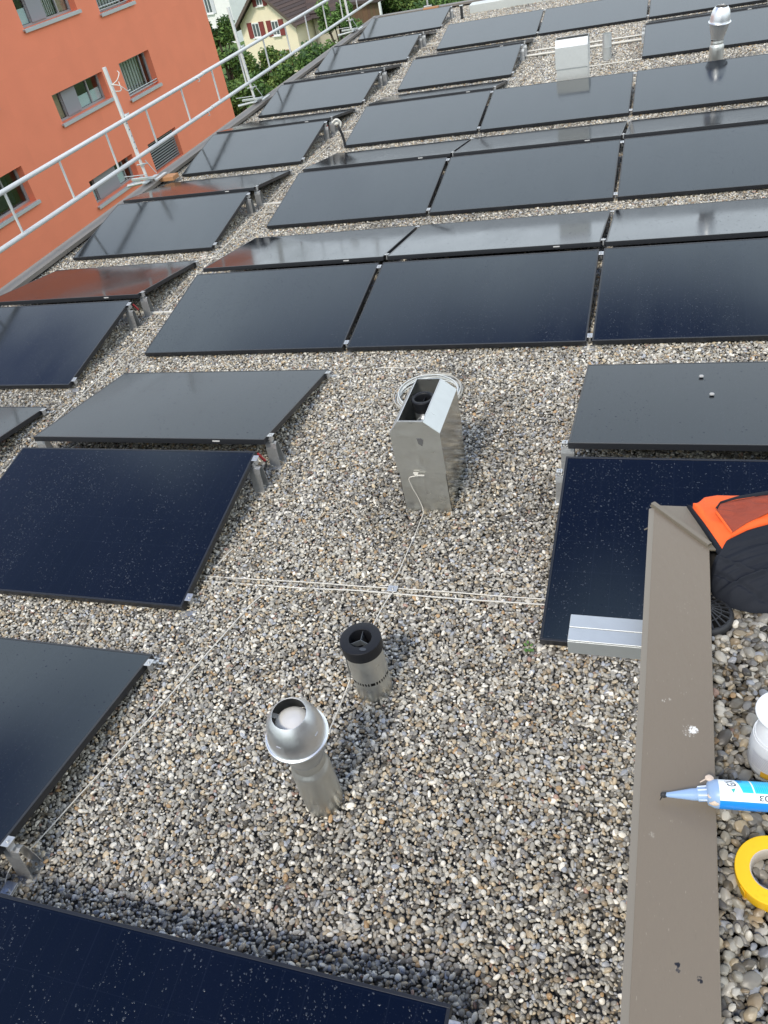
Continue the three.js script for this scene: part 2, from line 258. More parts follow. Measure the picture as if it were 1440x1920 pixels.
// bent sheet metal supports under the open ridge ends
function uStrip(w, h, lean) { // inverted U of sheet: profile in (z,y), pushed along x
  const pts = [[0.034 + lean, 0], [0.030, h * 0.45], [0.024, h * 0.8], [0.016, h * 0.97], [0, h], [-0.016, h * 0.96], [-0.022, h * 0.75], [-0.026, h * 0.4], [-0.03, 0]], th = 0.0028, gs = [];
  for (let i = 0; i + 1 < pts.length; i++) gs.push(beam([w / 2, pts[i][1], pts[i][0]], [w / 2, pts[i + 1][1], pts[i + 1][0]], w, th, [0, 0.001, 1]));
  return mergeGeometries(gs);
}
let support0 = null;
function support(x, z, h, label, turn = 0) {
  let s;
  if (!support0) {
    s = support0 = thing('panel_support', label, 'panel support', [x, 0.07, z], 'bent metal supports under the panel ridges');
    mesh('support_leg', uStrip(0.07, 0.25, 0.008), M.alu, s); mesh('foot_plate', [rb(0.09, 0.004, 0.13, 0.0012, 0.035, 0.012, 0.0)], M.alu, s);
    mesh('clamp', [rb(0.03, 0.003, 0.03, 0.001, 0.02, 0.285, 0), rb(0.004, 0.035, 0.022, 0.001, 0.006, 0.268, 0), rb(0.004, 0.03, 0.022, 0.001, 0.034, 0.267, 0)], M.alu, s);
    mesh('clamp_bolt', bar([0.02, 0.25, 0], [0.02, 0.298, 0], 0.006, 8), M.alu, s);
  } else s = copy(support0, label, [x, 0.07, z]);
  s.rotation.y = turn; s.scale.y = h / 0.25; return s;
}
const ends = [['M', -2, 0, 'R', 'r'], ['M', -2, 1, 'R', 'f'], ['M', -1, 0, 'R', 'fr'], ['M', -1, 0, 'L', 'fr'], ['M', -1, 2, 'L', 'fr'], ['M', 3, 0, 'R', 'fr'], ['M', 3, 2, 'L', 'fr'], ['M', 2, 0, 'R', 'r'],
  ['L', -1, 0, 'R', 'r'], ['L', 0, 0, 'R', 'fr'], ['L', 1, 0, 'R', 'fr'], ['L', 2, 0, 'R', 'fr'], ['L', 3, 0, 'R', 'fr'], ['L', 4, 0, 'R', 'fr'], ['L', 5, 0, 'R', 'f']];
for (const [b, r, c, side, fs] of ends) for (const f of fs) {
  const strip = b === 'L', x0 = strip ? -DX - LX : c * (LX + GX), zl = -r * PITCH + (strip ? DZ : 0);
  const row = strip ? `${stripRow[r]} pair of the left strip` : `${rowName[r]} main row`, ctx = strip ? '' : c === 0 ? ' of first panel' : c === 1 ? ' of second panel' : ' of third panel';
  support(side === 'R' ? x0 + LX - 0.025 : x0 - 0.045, f === 'f' ? zl - LH + 0.075 : zl - LH - GR - 0.06, 0.172, `bent metal support, ${f === 'f' ? 'near' : 'far'} ridge, ${side === 'R' ? 'right' : 'left'} end${ctx}, ${row}`, rr(-0.05, 0.05));
}
{ // white clamp plate and red cable ends at open ridge
  for (const [x, z, l] of [[1.70, 1.46, 'red cable plug between the two supports at the right end of the second main row'], [-0.45, -0.69, 'red cable plug between the two supports of the second left strip pair'], [-0.45, -5.94, 'red cable plug between the two supports of the fourth left strip pair']]) {
    const k = thing('cable_plug', l, 'cable', [x, 0.06, z]);
    mesh('cable', tube([[-0.1, 0.2, 0.0], [-0.02, 0.18, 0.01], [0.02, 0.12, 0.0], [0.0, 0.06, -0.02]], 0.004, 20), M.black, k); mesh('plug', bar([-0.01, 0.18, 0.01], [0.018, 0.12, 0], 0.009, 10), M.red, k);
  }
}
// ---------------------------------------------------------------- rails, conductors and wires on the gravel
{
  const rod = (name, pts, r, mat, label, cat, grp) => { const m = mesh(name, tube(pts, r, Math.max(8, pts.length * 8), 8), mat, scene); tag(m, label, cat, grp); return m; };
  for (let k = -1; k < 5; k++) {
    const z = -k * PITCH, nm = stripRow[k];
    if (k >= 0) tag(mesh('base_rail', rb(0.62, 0.018, 0.026, 0.004, -0.2, 0.088, z - 0.81), M.whiteRod, scene), `white base rail bridging the gravel gap right of the ${nm} left strip pair`, 'base rail', 'white base rails between strips');
    if (k >= 0) tag(mesh('thin_rod', [bar([-0.55, 0.092, z - 0.505], [0.1, 0.092, z - 0.505], 0.0045, 8), bar([-0.55, 0.092, z - 0.545], [0.1, 0.092, z - 0.54], 0.004, 8)], M.conductor, scene), `twin thin rods crossing the gravel gap in front of the ${nm} left strip pair ridge`, 'metal rod', 'twin rods between strips');
  }
  const w = (i, a) => 0.012 + 0.004 * Math.sin(i * 1.7 + a);
  rod('conductor_rod', [...Array(9)].map((_, i) => [1.57 + i * 0.253, i < 3 ? 0.086 : 0.092, 2.358 - i * 0.0015 + 0.002 * Math.sin(i * 2)]), 0.0031, M.wire, 'pale upper rod crossing the gravel between the second row panels', 'conductor rod');
  rod('conductor_rod', [...Array(9)].map((_, i) => [1.57 + i * 0.253, i < 4 ? 0.081 : 0.091, 2.390 - i * 0.001 + 0.003 * Math.sin(i * 1.3)]), 0.0038, M.whiteRod, 'pale lower rod, nearer to camera, crossing between the second row panels', 'conductor rod');
  rod('conductor_wire', [[2.114, 0.08, 2.442], [2.085, 0.092, 2.491], [1.988, 0.099, 2.841], [1.881, 0.101, 3.249], [1.764, 0.101, 3.657], [1.692, 0.109, 3.929], [1.667, 0.114, 3.987], [1.677, 0.099, 4.055], [1.711, 0.092, 4.075]], 0.0031, M.wire, 'straight pale wire running to the clamp beside the nearest left support', 'conductor wire');
  rod('conductor_wire', [[2.777, 0.342, 1.774], [2.742, 0.335, 1.781], [2.744, 0.274, 1.776], [2.765, 0.177, 1.764], [2.783, 0.109, 1.781], [2.783, 0.099, 1.869], [2.775, 0.099, 2.083], [2.763, 0.099, 2.277], [2.746, 0.099, 2.337], [2.697, 0.099, 2.347]], 0.0024, M.wire, 'pale wire from the box vent front down to the crossing rods', 'conductor wire');
  rod('conductor_wire', [[2.79, 0.1, 2.364], [2.77, 0.1, 2.403], [2.748, 0.099, 2.52], [2.736, 0.099, 2.666], [2.734, 0.109, 2.812], [2.751, 0.138, 2.909]], 0.0031, M.wire, 'pale wire from the crossing rods down to the black collared pipe', 'conductor wire');
  rod('conductor_wire', [[2.746, 0.138, 2.957], [2.731, 0.104, 3.006], [2.726, 0.099, 3.103], [2.722, 0.104, 3.249], [2.726, 0.129, 3.404]], 0.0031, M.wire, 'pale wire between the black collared pipe and the round chimney', 'conductor wire');
  rod('conductor_wire', [...Array(22)].map((_, i) => [-0.296 - 0.044 * Math.sin(i * 0.5 + 2.2), 0.098, 3.25 - i * 0.583]), 0.0031, M.wire, 'long thin wire lying along the gravel lane between strip and main rows', 'conductor wire');
  rod('conductor_wire', [...Array(12)].map((_, i) => [-0.02 + 0.03 * Math.sin(i * 0.9), 0.095, 3.2 - i * 0.42]), 0.0026, M.conductor, 'short second wire beside the long lane wire at the left', 'conductor wire');
  rod('conductor_wire', [[2.056, 0.097, 0.251], [2.153, 0.099, 0.246], [2.27, 0.101, 0.261], [2.318, 0.101, 0.251], [2.357, 0.099, 0.285], [2.367, 0.095, 0.319]], 0.0031, M.wire, 'short bent wire lying in gravel behind the box vent', 'conductor wire');
  rod('conductor_wire', [[1.755, 0.099, 2.277], [1.784, 0.109, 2.199], [1.798, 0.109, 2.16]], 0.0031, M.wire, 'short wire stub beside the right edge of the blue left panel', 'conductor wire');
  // rods crossing the empty place in the sixth row
  rod('conductor_rod', [[1.376, 0.104, -9.054], [2.445, 0.109, -9.035], [3.562, 0.109, -9.054]], 0.017, M.whiteRod, 'thick white rail crossing the empty sixth row place', 'conductor rod');
  rod('conductor_rod', [[1.376, 0.101, -9.385], [2.445, 0.104, -9.375], [3.562, 0.104, -9.385]], 0.012, M.whiteRod, 'white rod behind the far box vent, farthest of three', 'conductor rod');
  rod('conductor_rod', [[2.736, 0.101, -7.849], [3.222, 0.104, -7.839], [3.514, 0.104, -7.849]], 0.007, M.whiteRod, 'thin white rod right of the far pipe, nearest of three', 'conductor rod');
  const jn = thing('rod_clamp', 'small metal clamp joining wires where the rods cross', 'clamp', [2.77, 0.099, 2.364]);
  mesh('plate', [rb(0.05, 0.006, 0.04, 0.002, 0, 0.004, 0)], M.alu, jn); mesh('bolt', bar([0, 0, 0], [0, 0.016, 0], 0.007, 6), M.alu, jn);
  const cn = thing('rod_clamp', 'metal clamp with bolt at the wire end by the nearest left support', 'clamp', [1.711, 0.099, 4.07]);
  mesh('plate', [rb(0.05, 0.008, 0.05, 0.002, 0, 0.0, 0), rb(0.05, 0.008, 0.05, 0.002, 0.005, 0.016, 0)], M.alu, cn); mesh('bolt', [bar([0.01, -0.01, 0.01], [0.012, 0.03, 0.012], 0.008, 6)], M.alu, cn);
  const cv = thing('rod_clamp', 'small triangular clamp holding the wire on the box vent front', 'clamp', [2.777, 0.344, 1.76]);
  mesh('plate', [new THREE.ExtrudeGeometry(new THREE.Shape([[-0.014, 0.012], [0.014, 0.012], [0.004, -0.012], [-0.004, -0.012]].map(p => new THREE.Vector2(...p))), { depth: 0.008, bevelEnabled: false }), bx(0.05, 0.006, 0.006, 0.02, -0.002, 0.008)], M.whiteRod, cv);
}

// ---------------------------------------------------------------- vents on the roof
function boxVent(name, label, pos, hasPipe) {
  const t = thing(name, label, 'vent', pos);
  const W2 = 0.128, D = 0.4, y1 = 0.28, y2 = 0.52, y3 = 0.588, a = -0.078, b = 0.054, th = 0.002;
  const sheet = (pts, n, depth = th) => { const s = new THREE.Shape(pts.map(p => new THREE.Vector2(...p))); return new THREE.ExtrudeGeometry(s, { depth, bevelEnabled: false }); };
  const hood = [[-W2 - 0.004, y1 - 0.012], [W2 + 0.004, y1 - 0.012], [W2 + 0.004, y2], [b, y3], [a, y3], [-W2 - 0.004, y2]];
  const low = [[-W2, -0.03], [W2, -0.03], [W2, y1], [-W2, y1]];
  mesh('lower_casing', [sheet(low).translate(0, 0, -th), sheet(low).translate(0, 0, -D), bx(th, y1 + 0.03, D, -W2 + th / 2, y1 / 2 - 0.015, -D / 2)].map(g => worldUV(g, 2)), M.steel, t);
  const h = mesh('hood', [sheet(hood).translate(0, 0, 0.004), sheet(hood).translate(0, 0, -D - 0.006), bx(th, y2 - y1 + 0.012, D + 0.01, -W2 - 0.003, (y1 + y2 - 0.012) / 2, -D / 2)].map(g => worldUV(g, 2)), M.steel, t);
  mesh('side_sheet', worldUV(bx(th, y1 + 0.03, D, W2 - th / 2, y1 / 2 - 0.015, -D / 2), 2), M.steelMirror, t);
  mesh('side_sheet', worldUV(bx(th, y2 - y1 + 0.012, D + 0.01, W2 + 0.003, (y1 + y2 - 0.012) / 2, -D / 2), 2), M.steelMirror, h);
  const slope = (xa, ya, xb, yb) => worldUV(beam([(xa), ya, -D / 2], [xb, yb, -D / 2], D + 0.008, th), 2);
  mesh('sloped_cheek', slope(W2 + 0.004, y2, b, y3), M.galv, h); mesh('sloped_cheek', slope(-W2 - 0.004, y2, a, y3), M.galv, h);
  mesh('rim', [beam([a, y3 + 0.001, -D], [a, y3 + 0.001, 0], 0.004, 0.003), beam([b, y3 + 0.001, -D], [b, y3 + 0.001, 0], 0.004, 0.003), bx(b - a, 0.003, 0.004, (a + b) / 2, y3 + 0.001, 0), bx(b - a, 0.003, 0.004, (a + b) / 2, y3 + 0.001, -D)], M.alu, h);
  if (hasPipe) {
    const px = -0.010, pz = -0.245;
    const p = mesh('flue_pipe', [lathe([[0.052, 0.12], [0.052, 0.36], [0.057, 0.38], [0.052, 0.4], [0.052, 0.53]], 28).translate(px, 0, pz), tube([[px, 0.42, pz], [px - 0.004, 0.44, pz + 0.06], [px - 0.014, 0.4, pz + 0.13], [px - 0.02, 0.3, pz + 0.17]], 0.043, 20, 16)], M.polished, t);
    mesh('black_collar', lathe([[0.053, 0.505], [0.059, 0.507], [0.0625, 0.565], [0.06, 0.572], [0.046, 0.572], [0.044, 0.56], [0.043, 0.46]], 40).translate(px, 0, pz), M.rubber, p);
    mesh('collar_spokes', [0, 1, 2].map(k => beam([px, 0.54, pz], [px + 0.044 * Math.cos(k * 2.094 + 0.6), 0.54, pz + 0.044 * Math.sin(k * 2.094 + 0.6)], 0.003, 0.02)), M.rubber, p);
    mesh('sealant_patch', [new THREE.ExtrudeGeometry(new THREE.Shape([[-0.014, 0.02], [0.006, 0.022], [0.018, 0.012], [0.013, -0.01], [0.007, -0.026], [0.0, -0.02], [-0.01, -0.012]].map(q => new THREE.Vector2(...q))), { depth: 0.002, bevelEnabled: true, bevelSize: 0.001, bevelThickness: 0.001 }).translate(0.022, 0.468, 0.005)], std(lin(0.1, 0.1, 0.1), 0.5), t);
  }
  return t;
}
const vent = boxVent('box_vent', 'stainless box vent with open top showing a black collared flue inside', [2.806, 0.08, 1.749], true);
{
  const k = thing('cable_coil', 'coil of pale grey wire lying on the gravel behind the open box vent', 'wire coil', [2.53, 0.085, 0.605]);
  for (let i = 0; i < 11; i++) { const r = 0.207 + 0.014 * Math.sin(i * 2.4), pts = []; for (let j = 0; j < 24; j++) { const a = j / 24 * 6.283, q = r + 0.006 * Math.sin(a * 2 + i * 1.3); pts.push([Math.cos(a) * q + 0.007 * Math.sin(i * 5), 0.004 + i * 0.0042 + 0.006 * Math.sin(a + i), Math.sin(a) * q + 0.007 * Math.cos(i * 3)]); } mesh('wire_turn', tube(pts, 0.0038, 72, 6, true), i % 3 ? M.coilGrey : M.conductor, k); }
}
const vent2 = thing('box_vent', 'closed galvanised box vent standing behind the fifth row, far from camera', 'vent', [2.718, 0.08, -6.6]);
{ // wide hood seen from its broad side
  const w = 0.2, d = 0.3, sd = (pts, depth) => new THREE.ExtrudeGeometry(new THREE.Shape(pts.map(p => new THREE.Vector2(...p))), { depth, bevelEnabled: false }).rotateY(Math.PI / 2);
  mesh('lower_casing', [worldUV(bx(2 * w - 0.016, 0.36, d - 0.014, 0, 0.12, -d / 2), 2)], M.pale, vent2);
  const prof = [[0, 0.215], [0, 0.47], [0.07, 0.56], [0.11, 0.565], [0.11, 0.555], [0.075, 0.55], [0.006, 0.465], [0.006, 0.215]];
  const hd = mesh('hood', [worldUV(bx(2 * w, 0.24, 0.003, 0, 0.418, 0.004), 2), worldUV(beam([0, 0.538, 0.003], [0, 0.615, -0.075], 2 * w, 0.003, [0, 1, 0.3]), 2), worldUV(bx(0.003, 0.24, d, w, 0.418, -d / 2 + 0.004), 2), worldUV(bx(0.003, 0.24, d, -w, 0.418, -d / 2 + 0.004), 2), worldUV(bx(2 * w, 0.24, 0.003, 0, 0.418, -d), 2), worldUV(beam([0, 0.538, -d], [0, 0.615, -d + 0.075], 2 * w, 0.003, [0, 1, -0.3]), 2)], M.pale, vent2);
  for (const s of [-1, 1]) mesh('gable_plate', worldUV(new THREE.ExtrudeGeometry(new THREE.Shape([[0, 0.532], [-d, 0.532], [-d + 0.075, 0.615], [-0.075, 0.615]].map(p => new THREE.Vector2(...p))), { depth: 0.003, bevelEnabled: false }).rotateY(-Math.PI / 2).translate(s * (w - 0.003) + (s > 0 ? 0.003 : 0), 0, 0).applyMatrix4(new THREE.Matrix4().makeScale(1, 1, 1)), 2), M.galv, hd);
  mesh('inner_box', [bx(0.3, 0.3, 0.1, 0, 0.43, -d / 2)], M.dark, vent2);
}
const cowlTilt = g => g.translate(0, -0.30, 0).applyQuaternion(new THREE.Quaternion().setFromAxisAngle(V(0.77, 0, -0.63), 0.13)).translate(0, 0.312, 0);
function chimney(label, pos, s, sy) {
  const t = thing('round_chimney', label, 'chimney', pos); t.scale.set(s, sy, s);
  mesh('pipe', [lathe([[0.0755, -0.03], [0.0755, 0.085], [0.0768, 0.087], [0.0755, 0.09], [0.0755, 0.2], [0.0745, 0.228], [0.070, 0.243], [0.063, 0.253], [0.0625, 0.262], [0.0655, 0.267], [0.0625, 0.272], [0.0625, 0.29]], 56)], M.steel, t);
  mesh('funnel', [lathe([[0.062, 0.286], [0.067, 0.29], [0.068, 0.297], [0.066, 0.302], [0.078, 0.34], [0.092, 0.39], [0.098, 0.42], [0.1005, 0.445], [0.099, 0.446], [0.09, 0.39], [0.064, 0.30]], 56)].map(cowlTilt), M.alu, t);
  const d = mesh('dome', [lathe([[0.1, 0.434], [0.109, 0.436], [0.1135, 0.439], [0.1145, 0.443], [0.1135, 0.447], [0.109, 0.449], [0.1035, 0.4495], [0.1025, 0.47], [0.0995, 0.493], [0.0945, 0.516], [0.087, 0.54], [0.076, 0.562], [0.0615, 0.581], [0.0605, 0.5815], [0.0598, 0.579], [0.074, 0.56], [0.0855, 0.538], [0.0935, 0.514], [0.1, 0.47], [0.1, 0.452]], 64)].map(cowlTilt), M.polished, t);
  mesh('inner_plate', [lathe([[0.0001, 0.546], [0.03, 0.544], [0.048, 0.538], [0.060, 0.526], [0.061, 0.523], [0.048, 0.531], [0.0001, 0.536]], 40)].map(cowlTilt), std(lin(0.82, 0.80, 0.74), 0.5, 0.35), t);
  mesh('inner_bracket', [beam([-0.095, 0.51, -0.02], [-0.05, 0.517, -0.012], 0.018, 0.003), beam([0.095, 0.51, 0.02], [0.05, 0.517, 0.012], 0.018, 0.003), beam([-0.02, 0.51, 0.095], [-0.012, 0.517, 0.05], 0.018, 0.003)].map(cowlTilt), M.alu, t);
  mesh('anchor_strap', [beam([-0.077, 0.14, 0.01], [-0.081, 0.04, 0.02], 0.014, 0.002, [1, 0, 0])], M.alu, t);
  return t;
}
const ch = chimney('shiny round metal chimney with domed open cowl, nearest the camera on gravel', [2.798, 0.08, 3.486], 1, 1);
{ const c = copy(ch, 'distant round metal chimney with domed cowl behind the fifth row at right', [4.425, 0.08, -6.8]); c.scale.set(1.13, 1.19, 1.13); }
{
  const t = thing('pipe_vent', 'short metal pipe vent with a flat black ring collar and three spokes', 'vent pipe', [2.844, 0.08, 2.938]);
  const body = [lathe([[0.0785, -0.03], [0.0785, 0.1], [0.0775, 0.101], [0.0775, 0.104]], 56), lathe([[0.0775, 0.121], [0.0795, 0.123], [0.0795, 0.265]], 56), lathe([[0.07, 0.09], [0.07, 0.14]], 40)];
  mesh('pipe', body, M.steel, t);
  for (let k = 0; k < 40; k++) { const a = k / 40 * 6.283; if (k % 7) mesh('slot_bar', bx(0.0055, 0.018, 0.002).rotateY(-a + Math.PI / 2).translate(Math.cos(a) * 0.0782, 0.1125, Math.sin(a) * 0.0782), M.steel, t); }
  mesh('slot_shadow_ring', lathe([[0.073, 0.098], [0.073, 0.128]], 40), M.dark, t).name = 'slot_shade_ring';  // near-black ring behind the slots, painted in for their shade
  const c = mesh('black_collar', lathe([[0.08, 0.262], [0.0855, 0.264], [0.0875, 0.318], [0.086, 0.324], [0.05, 0.3255], [0.0475, 0.323], [0.0465, 0.25], [0.046, 0.15]], 64), M.rubber, t);
  for (let k = 0; k < 3; k++) { const a = k * 2.094 + 0.42; mesh('spoke', beam([0, 0.298, 0], [0.0475 * Math.cos(a), 0.298, 0.0475 * Math.sin(a)], 0.0022, 0.03), std(lin(0.09, 0.1, 0.11), 0.5), c); }
  mesh('floor_disc', new THREE.CircleGeometry(0.047, 24).rotateX(-Math.PI / 2).translate(0, 0.16, 0), M.dark, t);  // dark disc closing the pipe, shade of the hole put into its colour
  mesh('anchor_strap', [beam([-0.081, 0.21, 0.02], [-0.083, 0.09, 0.03], 0.014, 0.002, [1, 0, 0]), beam([-0.083, 0.1, 0.03], [-0.1, 0.02, 0.04], 0.006, 0.002, [1, 0, 0])], M.alu, t);
  mesh('collar_patch', [new THREE.CylinderGeometry(0.012, 0.012, 0.0012, 12).scale(1.3, 1, 0.7).translate(0.03, 0.3262, 0.058)], std(lin(0.05, 0.055, 0.062), 0.3), c);
  const f = thing('far_pipe', 'short open metal pipe between the far box vent and far chimney', 'vent pipe', [3.032, 0.08, -8.238]);
  mesh('pipe', [lathe([[0.062, -0.02], [0.062, 0.15], [0.066, 0.152], [0.066, 0.165], [0.062, 0.167], [0.062, 0.325], [0.058, 0.325], [0.058, 0.1]], 28)], M.galv, f);
  const r = thing('cable_post', 'small black cable post with pale wrapped top, in the gravel lane', 'post', [-0.014, 0.08, -5.332]);
  mesh('post', tube([[0.0, 0, 0], [-0.005, 0.12, 0], [-0.025, 0.24, 0.01], [-0.03, 0.28, 0]], 0.017, 20, 10), M.black, r); mesh('wrapped_top', [new THREE.SphereGeometry(0.032, 14, 10).scale(1.2, 0.8, 0.8).translate(-0.06, 0.30, 0), tube([[-0.1, 0.32, 0.03], [-0.04, 0.35, 0.02], [0.0, 0.3, 0.0], [-0.02, 0.25, 0]], 0.014, 16, 8)], M.whiteRod, r);
  const p = thing('dark_post', 'short dark post standing in gravel behind the farthest panels', 'post', [-0.145, 0.08, -13.408]);
  mesh('post', rb(0.05, 0.24, 0.05, 0.006, 0, 0.11, 0), M.black, p); mesh('top_plate', rb(0.07, 0.012, 0.07, 0.003, 0, 0.236, 0), M.galv, p);
  const cv = thing('duct_cover', 'long pale metal duct cover along the far edge of the roof', 'duct cover', [-0.09, 0.08, -14.05]);
  for (let k = 0; k < 3; k++) mesh('cover_plate', worldUV(rb(1.48, 0.16, 0.32, 0.008, 0.74 + k * 1.49, 0.07, 0), 2), std(lin(0.66, 0.68, 0.66), 0.4, 0.35, { map: spangle }), cv);
}

// ---------------------------------------------------------------- scaffold guard rail on the left edge
{
  const gl = std(lin(0.74, 0.75, 0.73), 0.5, 0.25, { map: grain });
  let zA = 2.2;
  const g0 = (z0, z1, label) => {
    const t = thing('guard_rail', label, 'guard rail', [-2.5, 0, 0], 'lattice guard rails along the roof edge');
    mesh('top_tube', bar([0, 0.932, z0], [0, 0.926, z1], 0.025, 16), gl, t); mesh('bottom_tube', bar([0, 0.479, z0], [0, 0.475, z1], 0.025, 16), gl, t);
    for (let z = Math.floor(z0 - 0.05); z > z1 + 0.05; z--) mesh('rung', bar([0, 0.475, z], [0, 0.93, z], 0.0135, 10), gl, t);
    for (const y of [0.932, 0.478]) mesh('hook', tube([[0.02, y, z1 + 0.25], [0.05, y, z1 + 0.22], [0.055, y - 0.05, z1 + 0.2], [0.02, y - 0.055, z1 + 0.19]], 0.006, 16, 6), gl, t);
    return t;
  };
  g0(2.4, -6.68, 'galvanised lattice guard rail in front of the orange building');
  g0(-6.7, -15.6, 'galvanised lattice guard rail farther along, in front of the cream house');
  const post = (x, z, h, label) => {
    const t = thing('guard_post', label, 'scaffold post', [x, 0.15, z], 'scaffold posts along the roof edge');
    const lean = -0.05;
    mesh('post_tube', [bar([0, 0.02, 0], [lean * 0.4, 0.4, 0], 0.02, 14), bar([lean * 0.3, 0.3, 0], [lean, h, 0], 0.026, 16)], gl, t);
    for (let k = 0; k < 6; k++) { const y = 0.42 + k * 0.075; mesh('pin_hole', bar([lean * y / h + 0.023, y, 0.012], [lean * y / h + 0.0268, y, 0.0125], 0.006, 8), M.dark, t); }
    mesh('swivel_clamp', [rb(0.07, 0.07, 0.09, 0.012, lean * 0.6 + 0.01, 0.78, -0.04), bar([lean * 0.6 + 0.03, 0.78, -0.11], [lean * 0.6 + 0.06, 0.77, -0.16], 0.008, 8), bar([lean * 0.6 - 0.02, 0.8, -0.05], [lean * 0.6 + 0.06, 0.82, -0.06], 0.007, 8)], M.galv, t);
    mesh('base_clamp', [rb(0.07, 0.012, 0.34, 0.003, 0.06, 0.03, 0.02), rb(0.36, 0.03, 0.035, 0.004, -0.02, 0.055, 0.05), bar([-0.30, -0.02, 0.04], [0.1, 0.02, 0.04], 0.021, 12), rb(0.05, 0.025, 0.26, 0.004, 0.2, 0.04, -0.02)], M.galv, t);
    mesh('spindle_nut', [bar([0, 0.20, 0], [0, 0.225, 0], 0.034, 10), bar([-0.08, 0.215, 0.0], [0.09, 0.225, 0.0], 0.008, 8)], M.galv, t);
    mesh('tie_rod', [bar([-0.3, 0.1, 0.05], [0.05, 0.1, 0.05], 0.006, 6), bar([0.1, 0.06, -0.1], [0.02, 0.25, -0.06], 0.005, 6)], M.galv, t);
    return t;
  };
  const p1 = post(-2.535, -4.56, 1.36, 'scaffold post with clamps and wire ends in front of the orange building');
  const others = [[-2.57, -8.29, 1.36, 'scaffold post near the corner of the orange building and tree'], [-2.56, -13.55, 1.36, 'scaffold post at the far end, below the cream house roof']];
  for (const [x, z, h, l] of others) copy(p1, l, [x, 0.15, z]);
  mesh('wire_tie', [tube([[-0.03, 1.16, 0.02], [0.04, 1.2, -0.04], [0.06, 1.26, -0.1], [0.02, 1.28, -0.14]], 0.006, 20, 5), tube([[-0.02, 1.17, 0.02], [0.06, 1.14, -0.02], [0.09, 1.06, -0.1], [0.07, 1.05, -0.2]], 0.006, 20, 5), tube([[-0.04, 1.1, 0.03], [0.03, 1.08, -0.06], [0.0, 1.17, -0.12]], 0.006, 18, 5)], M.whiteRod, p1);
  mesh('timber_wedge', [rb(0.32, 0.05, 0.16, 0.004, 0.22, 0.0, -0.08)], M.wood, p1);
  const c2 = thing('far_clamp', 'galvanised clamp foot with timber on the far parapet', 'clamp', [-1.25, 0.15, -15.05]);
  mesh('clamp_foot', [bar([0, 0, 0], [0, 0.6, 0], 0.02, 10), rb(0.18, 0.03, 0.05, 0.004, 0, 0.03, 0)], M.galv, c2); mesh('timber', rb(0.34, 0.05, 0.12, 0.004, 0.1, 0.0, 0.12), M.wood, c2);
}

// ---------------------------------------------------------------- orange building
function windowUnit(parent, z0, z1, y0, y1, x, panes, o = {}) { // z0 > z1 (nearer first), looking along -x
  const fm = o.frame || M.winFrame, w = z0 - z1, h = y1 - y0, dep = 0.26, f = mesh('window', [bx(0.06, 0.06, w, x - dep, y0 + 0.03, (z0 + z1) / 2), bx(0.06, 0.06, w, x - dep, y1 - 0.03, (z0 + z1) / 2), bx(0.06, h - 0.12, 0.06, x - dep, (y0 + y1) / 2, z0 - 0.03), bx(0.06, h - 0.12, 0.06, x - dep, (y0 + y1) / 2, z1 + 0.03)], fm, parent);
  let z = z0 - 0.06; const total = w - 0.12;
  for (const [fr, kind] of panes) {
    const d = total * fr, zc = z - d / 2;
    if (kind === 'shutter') mesh('shutter_panel', bx(0.05, h - 0.12, d - 0.01, x - dep + 0.05, (y0 + y1) / 2, zc), M.shutGrey, f);
    else {
      mesh('pane', bx(0.012, h - 0.12, d - 0.05, x - dep - 0.01, (y0 + y1) / 2, zc), M.pane, f);
      if (kind === 'curtain') { const pts = []; const gs = []; const n = 14; for (let k = 0; k < n; k++) gs.push(bx(0.02, h - 0.14, d / n * 0.75, x - dep - 0.12 - (k % 2) * 0.03, (y0 + y1) / 2, zc - d / 2 + (k + 0.5) * d / n)); mesh('curtain', gs, M.curtain, f); }
      else if (kind === 'blind') mesh('blind', bx(0.01, (h - 0.14) * 0.5, d - 0.07, x - dep - 0.035, y0 + 0.07 + (h - 0.14) * 0.25, zc), M.frosted, f);
      else if (kind === 'tan') mesh('curtain', bx(0.01, h - 0.14, d - 0.07, x - dep - 0.06, (y0 + y1) / 2, zc), M.tan, f);
      mesh('mullion', bx(0.055, h - 0.12, 0.05, x - dep, (y0 + y1) / 2, z - d), fm, f);
    }
    z -= d;
  }
  mesh('room', [bx(0.02, h, w, x - dep - 0.5, (y0 + y1) / 2, (z0 + z1) / 2)], M.roomDark, f);
  mesh('sill', [rb(0.42, 0.05, w + 0.14, 0.006, x - 0.13, y0 - 0.03, (z0 + z1) / 2).rotateZ(0), bx(0.03, 0.07, w + 0.14, x + 0.075, y0 - 0.065, (z0 + z1) / 2)], M.sill, f);
  return f;
}
M.winFrame = std(lin(0.30, 0.31, 0.31), 0.5); M.shutGrey = std(lin(0.27, 0.27, 0.29), 0.6); M.curtain = std(lin(0.42, 0.42, 0.4), 0.9); M.frosted = std(lin(0.55, 0.66, 0.66), 0.7); M.tan = std(lin(0.38, 0.28, 0.19), 0.9); M.roomDark = std(lin(0.03, 0.03, 0.03), 0.9);
M.sill = std(lin(0.55, 0.56, 0.55), 0.5, 0.1, { map: grain });
M.pane = new THREE.MeshPhysicalMaterial({ color: lin(0.9, 0.93, 0.93), roughness: 0.03, transmission: 1, thickness: 0, ior: 1.5, side: THREE.DoubleSide });
